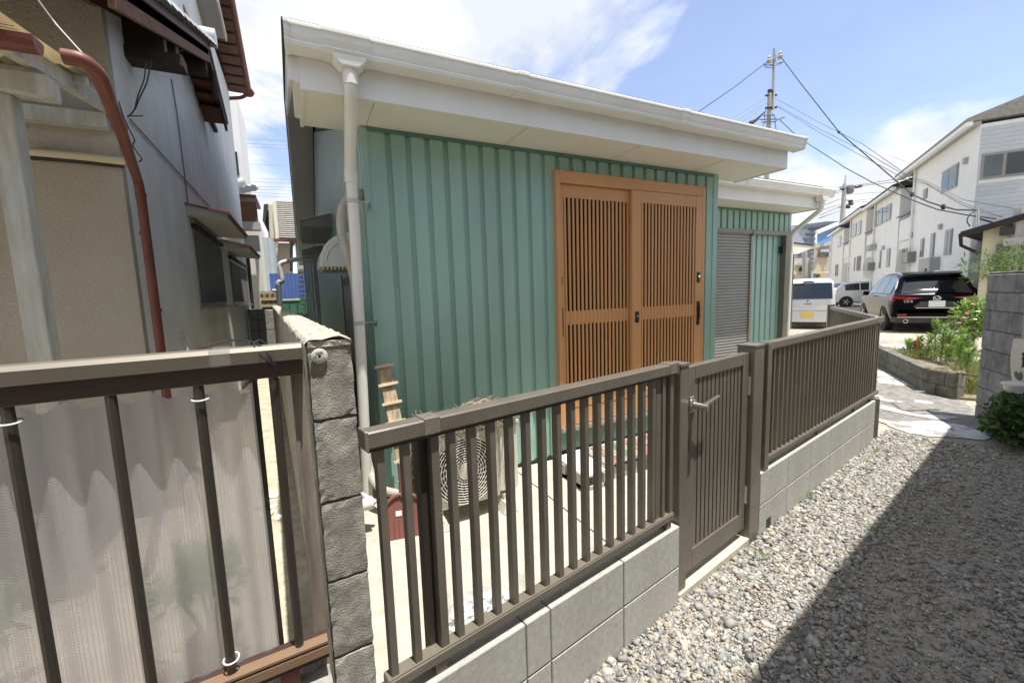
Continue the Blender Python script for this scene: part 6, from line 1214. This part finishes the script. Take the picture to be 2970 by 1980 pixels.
# ================================================================== FAR BACKGROUND
def sight(q): n = sum(np.array(p) for p in q)*V(1, 1, 0); return n/np.linalg.norm(n)
def dbox(name, mat, parent, p, q, d, thick=4., fn=c7):
    a, b = atd(*fn(*p), d), atd(*fn(*q), d); hx = b-a; hx[2] = 0; z0, z1 = sorted((a[2], b[2])); n = (a+b)*V(1, 1, 0); n /= np.linalg.norm(n)
    o = a.copy(); o[2] = z0; return MB().obox(o, hx, n*thick, UZ*(z1-z0)).build(name, mat, parent)
t = thing('wrapped_tower', 'tall grey apartment block wrapped in pale construction sheets beyond the roofs', 'building', atd(*c7(400, 1000), 95)*V(1, 1, 0))
dbox('core', 'tower', t, (240, 1020), (470, 590), 95, 18)
for k in range(9): dbox('floor_band', 'tower_band', t, (240, 612+k*40), (470, 620+k*40), 94.7, .25)
for k in range(9):
    for j in range(3): dbox('sheet_print', 'tower_band', t, (330+j*52, 628+k*40), (352+j*52, 633+k*40), 94.8, .15)
q = [atd(*c7(*p), 94) for p in [(235, 612), (475, 590), (700, 545), (560, 548), (240, 590)]]; MB().ext(q, sight(q)*15).build('roof', 'tower_band', t)
t = thing('blue_house', 'house with a bright blue gable wall in front of the wrapped tower', 'house', atd(*c7(540, 1000), 62)*V(1, 1, 0)); q = [atd(*c7(*p), 62) for p in [(485, 1000), (485, 640), (650, 570), (760, 545), (760, 1000)]]; MB().ext(q, sight(q)*8).build('wall', 'blue_wall', t); a, b, c = atd(*c7(480, 640), 61.8), atd(*c7(650, 568), 61.8), atd(*c7(770, 540), 61.8); MB().bar(a, b, .4, .5).build('roof_edge', 'white_metal', t); MB().bar(b, c, .4, .5).build('roof_edge', 'white_metal', t)
t = thing('tan_house', 'tan two-storey house with a notice in its upper window beyond the parked cars', 'house', atd(*c7(520, 1000), 44)*V(1, 1, 0)); dbox('wall', 'tan_wall', t, (447, 1060), (592, 735), 44, 6); q = [atd(*c7(*p), 43.6) for p in [(440, 760), (600, 708), (600, 740), (440, 775)]]; MB().ext(q, sight(q)*7).build('roof', 'apt_gray', t)
w = dbox('window', 'frame_gray', t, (492, 845), (584, 770), 43.8, .15); dbox('pane', 'window_pale', w, (500, 840), (550, 808), 43.7, .05); dbox('pane', 'window_dark', w, (562, 840), (582, 806), 43.7, .05); dbox('notice', 'plate_white', w, (513, 800), (580, 778), 43.65, .05)
for k in range(6): dbox('notice_mark', 'frame_gray', w, (526+k*8, 793), (531+k*8, 785), 43.6, .02)
dbox('ledge', 'cream_light', t, (445, 975), (590, 962), 43.6, .4); dbox('door', 'window_dark', t, (475, 1010), (510, 985), 43.8, .1)
t = thing('pale_house', 'pale house with a red-edged roof glimpsed past the corner of the green house', 'house', atd(*c7(330, 1000), 48)*V(1, 1, 0)); dbox('wall', 'cream_light', t, (270, 1080), (440, 850), 48, 6); q = [atd(*c7(*p), 47.7) for p in [(300, 910), (330, 885), (372, 912)]]; MB().ext(q, sight(q)*3).build('roof', 'apt_gray', t); dbox('lower_wall', 'tan_wall', t, (270, 1080), (372, 985), 47.6, .3); dbox('window', 'window_dark', t, (335, 960), (368, 930), 47.8, .1)
t = thing('utility_pole', 'short leaning grey post glimpsed beside the pale house', 'pole', atd(*c7(392, 1010), 40)*V(1, 1, 0)); MB().tube([atd(*c7(396, 1030), 40)*V(1, 1, 0), atd(*c7(380, 790), 40)], .22, 8).build('shaft', 'concrete_pole', t, smooth=True)
# back porch of the green house, past the wing
t = thing('side_porch', 'white porch roof with a grey screen at the far corner of the green house', 'porch', (8, 7.4, 0))
p = [atpl(*c7(*q), V(0, 8.4, 0), V(0, 1, 0)) for q in [(262, 725), (445, 745), (440, 770), (330, 815), (262, 820)]]; MB().ext(p, (0, 1.2, 0)).build('roof', 'soffit', t); p = [atpl(*c7(*q), V(0, 8.38, 0), V(0, 1, 0)) for q in [(262, 715), (455, 740), (445, 748), (262, 727)]]; MB().ext(p, (0, 1.3, 0)).build('roof_edge', 'roof_dark', t)
a, b = aty(*c7(255, 1245), 8.3), aty(*c7(300, 818), 8.3)
for k in range(5): w = (b[0]-a[0])/5; bx('screen_panel', 'shutter_gray', t, a[0]+w*k+.02, a[0]+w*(k+1)-.02, 8.3, 8.34, 0, b[2])
bx('screen_back', 'frame_gray', t, a[0], b[0], 8.345, 8.36, 0, b[2]+.1)
# utility poles and wires
n1_ = c1
def q3(x, y): return (2000+x*.2551, 80+y*.2551)
DP = 23.
t = thing('utility_pole', 'concrete utility pole with a slim steel extension rising behind the green house', 'utility pole', atd(*q3(895, 1150), DP)*V(1, 1, 0))
top = atd(*q3(910, 735), DP); base = top*V(1, 1, 0); MB().tube([base, top], [.17, .10], 14).build('shaft', 'concrete_pole', t, smooth=True); MB().tube([top+UZ*-.05, top+UZ*.12], .105, 12).build('cap', 'black', t)
a, b = atd(*q3(945, 940), DP), atd(*q3(968, 240), DP); MB().bar(a, b, .12, .12, (1, 0, 0)).build('steel_extension', 'steel', t)
for y in (775, 915): c = atd(*q3(915, y), DP); MB().bar(c+V(-.25, .1, 0), c+V(.35, -.15, .02), .08, .08).build('clamp', 'black', t)
c1_, c2_ = atd(*q3(905, 375), DP), atd(*q3(1030, 325), DP); MB().bar(c1_, c2_, .08, .06).build('crossarm', 'steel', t)
for c in (c1_, c2_): MB().lathe(c, [(.05, -.15), (.14, -.12), (.08, -.05), (.14, -.02), (.08, .05), (.10, .15), (.03, .25)], 10).build('insulator', 'apt_gray', t, smooth=True)
for y, l_ in ((1000, .3), (1045, .5), (1075, .4)): c = atd(*q3(900, y), DP); MB().bar(c-V(RR[0], RR[1], 0)*l_, c+V(RR[0], RR[1], 0)*l_, .05, .05).build('step_bolt', 'cable_gray', t)
for pts in ([(845, 420), (860, 455), (950, 462)], [(845, 410), (870, 435), (985, 415), (1070, 390)], [(850, 425), (950, 435), (1000, 430), (1065, 395)], [(865, 930), (850, 1000), (860, 1080), (830, 1120)], [(940, 975), (975, 1020), (970, 1080), (985, 1165)], [(1020, 1045), (1050, 1020), (1085, 1020), (1060, 1035), (985, 1060)]): MB().tube(bend([atd(*q3(*p), DP) for p in pts], .3), .018, 5).build('jumper_wire', 'cable', t, smooth=True)
MB().tube([atd(*q3(*p), DP-.3) for p in [(855, 960), (760, 1050), (690, 1092)]], [.03, .07, .12], 8).build('cable_closure', 'black', t, smooth=True)
DP2 = 52.
def q5(x, y): return (2200+x*.2041, 480+y*.2041)
t2 = thing('utility_pole', 'distant utility pole with crowded crossarms above the apartment roofs', 'utility pole', atd(*q5(1190, 870), DP2)*V(1, 1, 0)); a = atd(*q5(1185, 860), DP2); b = atd(*q5(1225, 265), DP2); MB().tube([a*V(1, 1, 0), a, b], [.32, .28, .2], 12).build('shaft', 'concrete_pole', t2, smooth=True); MB().tube([b, atd(*q5(1240, 135), DP2)], [.12, .06], 8).build('top_spike', 'steel', t2)
for y, w1, w2 in ((310, 70, 130), (495, 20, 110), (560, 20, 110), (595, 90, 90)): p, q = atd(*q5(1215-w1, y), DP2), atd(*q5(1215+w2, y), DP2); MB().bar(p, q, .1, .1).build('crossarm', 'cable_gray', t2)
for x, y in ((1335, 300), (1390, 305), (1440, 295), (1190, 335), (1310, 510), (1310, 545), (1270, 590), (1300, 330)): MB().blob(atd(*q5(x, y), DP2), .32, .25, sq=(1, 1, .7)).build('insulator', 'black', t2)
MB().lathe(atd(*q5(1295, 400), DP2), [(.3, 0), (.42, .2), (.42, .8), (.3, 1.0)], 12).build('transformer', 'cable_gray', t2, smooth=True)
WI = 0
def wire(label, pts, r=.014, mat='cable', sag=0., knobs=()):
    P = [atd(x, y, d) for x, y, d in pts]; m = MB(); out = []
    for a, b in zip(P, P[1:]):
        for k in range(6): f = k/6; out.append(a+(b-a)*f)
    out.append(P[-1]); m.tube(out, r, 5); o = m.build('overhead_wire', mat, None); tag(o, label, 'wire'); 
    for x, y, d in knobs: MB().blob(atd(x, y, d), .09, .2, sq=(.7, .7, 1)).build('spacer', 'black', o)
    return o
def s7(x, y, d): return (*c7(x, y), d)
def s3(x, y, d): return (*q3(x, y), d)
wire('thick wire rising from behind the white gutter to the steel pole extension', [s3(95, 963, 19), s3(500, 685, 21), s3(905, 375, 23)], .022)
wire('thick wire sagging from the steel pole extension to the cream house mast', [s3(1030, 325, 23), s3(1250, 620, 21), s3(1700, 1190, 18), s7(1270, 325, 14.5), s7(1400, 385, 13.4), s7(1528, 425, 12.6), s7(1640, 452, 11.9), s7(1800, 455, 10.9)], .022, knobs=[s3(1700, 1190, 18), s7(1270, 325, 14.5), s7(1528, 425, 12.6)])
wire('wavy cable drooping from the utility pole past the wing roof to the cream house', [s3(1020, 1045, 22.8), s3(1200, 1215, 22), s3(1300, 1290, 21), s3(1720, 1560, 19), s7(700, 95, 18), s7(950, 230, 17), s7(1240, 360, 14.5), s7(1480, 450, 12.9), s7(1750, 500, 11.4), s7(1960, 525, 10.6)], .018)
for i, (a, b) in enumerate((((985, 810), (1960, 1320)), ((990, 885), (1960, 1395)), ((990, 895), (1920, 1440)))):
    wire(['uppermost', 'middle', 'lowest'][i]+' of three thin wires fanning from the concrete pole over the apartments', [s3(a[0], a[1], 22.9), s3((a[0]+b[0])/2, (a[1]+b[1])/2+14, 19), s3(*b, 17), s7(1230, [165, 170, 165][i]+[0, 8, 40][i], 16), s7(1385, [215, 230, 240][i], 14.2), s7(1700, [370, 400, 420][i], 11.8), s7([2195, 2010, 2020][i], [455, 505, 515][i], 10.5)], .011, 'cable_gray')
wire('faint wire crossing in front of the nearest white apartment gable', [s7(1080, 0, 21), s7(1330, 100, 18), s7(1700, 240, 15), s7(2195, 365, 13)], .006, 'cable_gray')
for i, (a, b) in enumerate((((870, 805), (460, 1050)), ((880, 855), (530, 1060)), ((830, 915), (590, 1075)))): wire(['upper', 'middle', 'lower'][i]+' thin wire running from the concrete pole behind the white gutter', [s3(*a, 22.9), s3(*b, 19)], .011, 'cable_gray')
for i, (a, b) in enumerate((((1070, 385), (1190, 335)), ((1060, 410), (1195, 365)), ((890, 580), (1190, 465)), ((890, 635), (1180, 545)), ((880, 705), (1180, 570)), ((860, 750), (1175, 635)))): wire('distant wire number %s from the bottom joining the far utility pole above the wrapped tower' % ['six', 'five', 'four', 'three', 'two', 'one'][i], [(*q5(*a), 30), (*q5(*b), DP2)], .03, 'cable_gray')
for i, (a, b) in enumerate((((1240, 305), (1960, 195)), ((1250, 310), (1960, 235)), ((1250, 415), (1800, 375)), ((1330, 505), (1700, 465)), ((1320, 525), (1670, 515)), ((1320, 600), (1520, 620)))): wire('distant wire '+['on top', 'just below the top', 'third down', 'fourth down', 'fifth down', 'at the bottom'][i]+' running from the far utility pole towards the apartments', [(*q5(*a), DP2), (*q5(*b), 34)], .03 if i < 2 else .02, 'cable_gray')
for i, y in enumerate((1052, 1085, 1112, 1240, 1345, 1372, 1405, 1428, 1455, 1478)): wire(['first', 'second', 'third', 'fourth', 'fifth', 'sixth', 'seventh', 'eighth', 'ninth', 'tenth'][i]+' distant wire from the top in the sky gap above the alley', [(*c1(1790, y), 60), (*c1(2210, y+18), 60)], .022 if i not in (3,) else .015, 'cable_gray')
# bracket pole on the cream house roof
t = thing('service_mast', 'thin metal service mast with looped cable on the cream house roof', 'mast', atd(*c7(1815, 600), 10.9)); MB().tube([atd(*c7(1820, 640), 10.9), atd(*c7(1812, 440), 10.9)], .03, 8).build('mast', 'steel', t); MB().tube(bend([atd(*c7(*p), 10.9) for p in [(1800, 455), (1740, 490), (1720, 550), (1750, 590)]], .3), .014, 6).build('cable_loop', 'cable', t, smooth=True); MB().tube([atd(*c7(*p), 10.9) for p in [(1825, 525), (1950, 560)]], .02, 6).build('stay', 'cable', t)
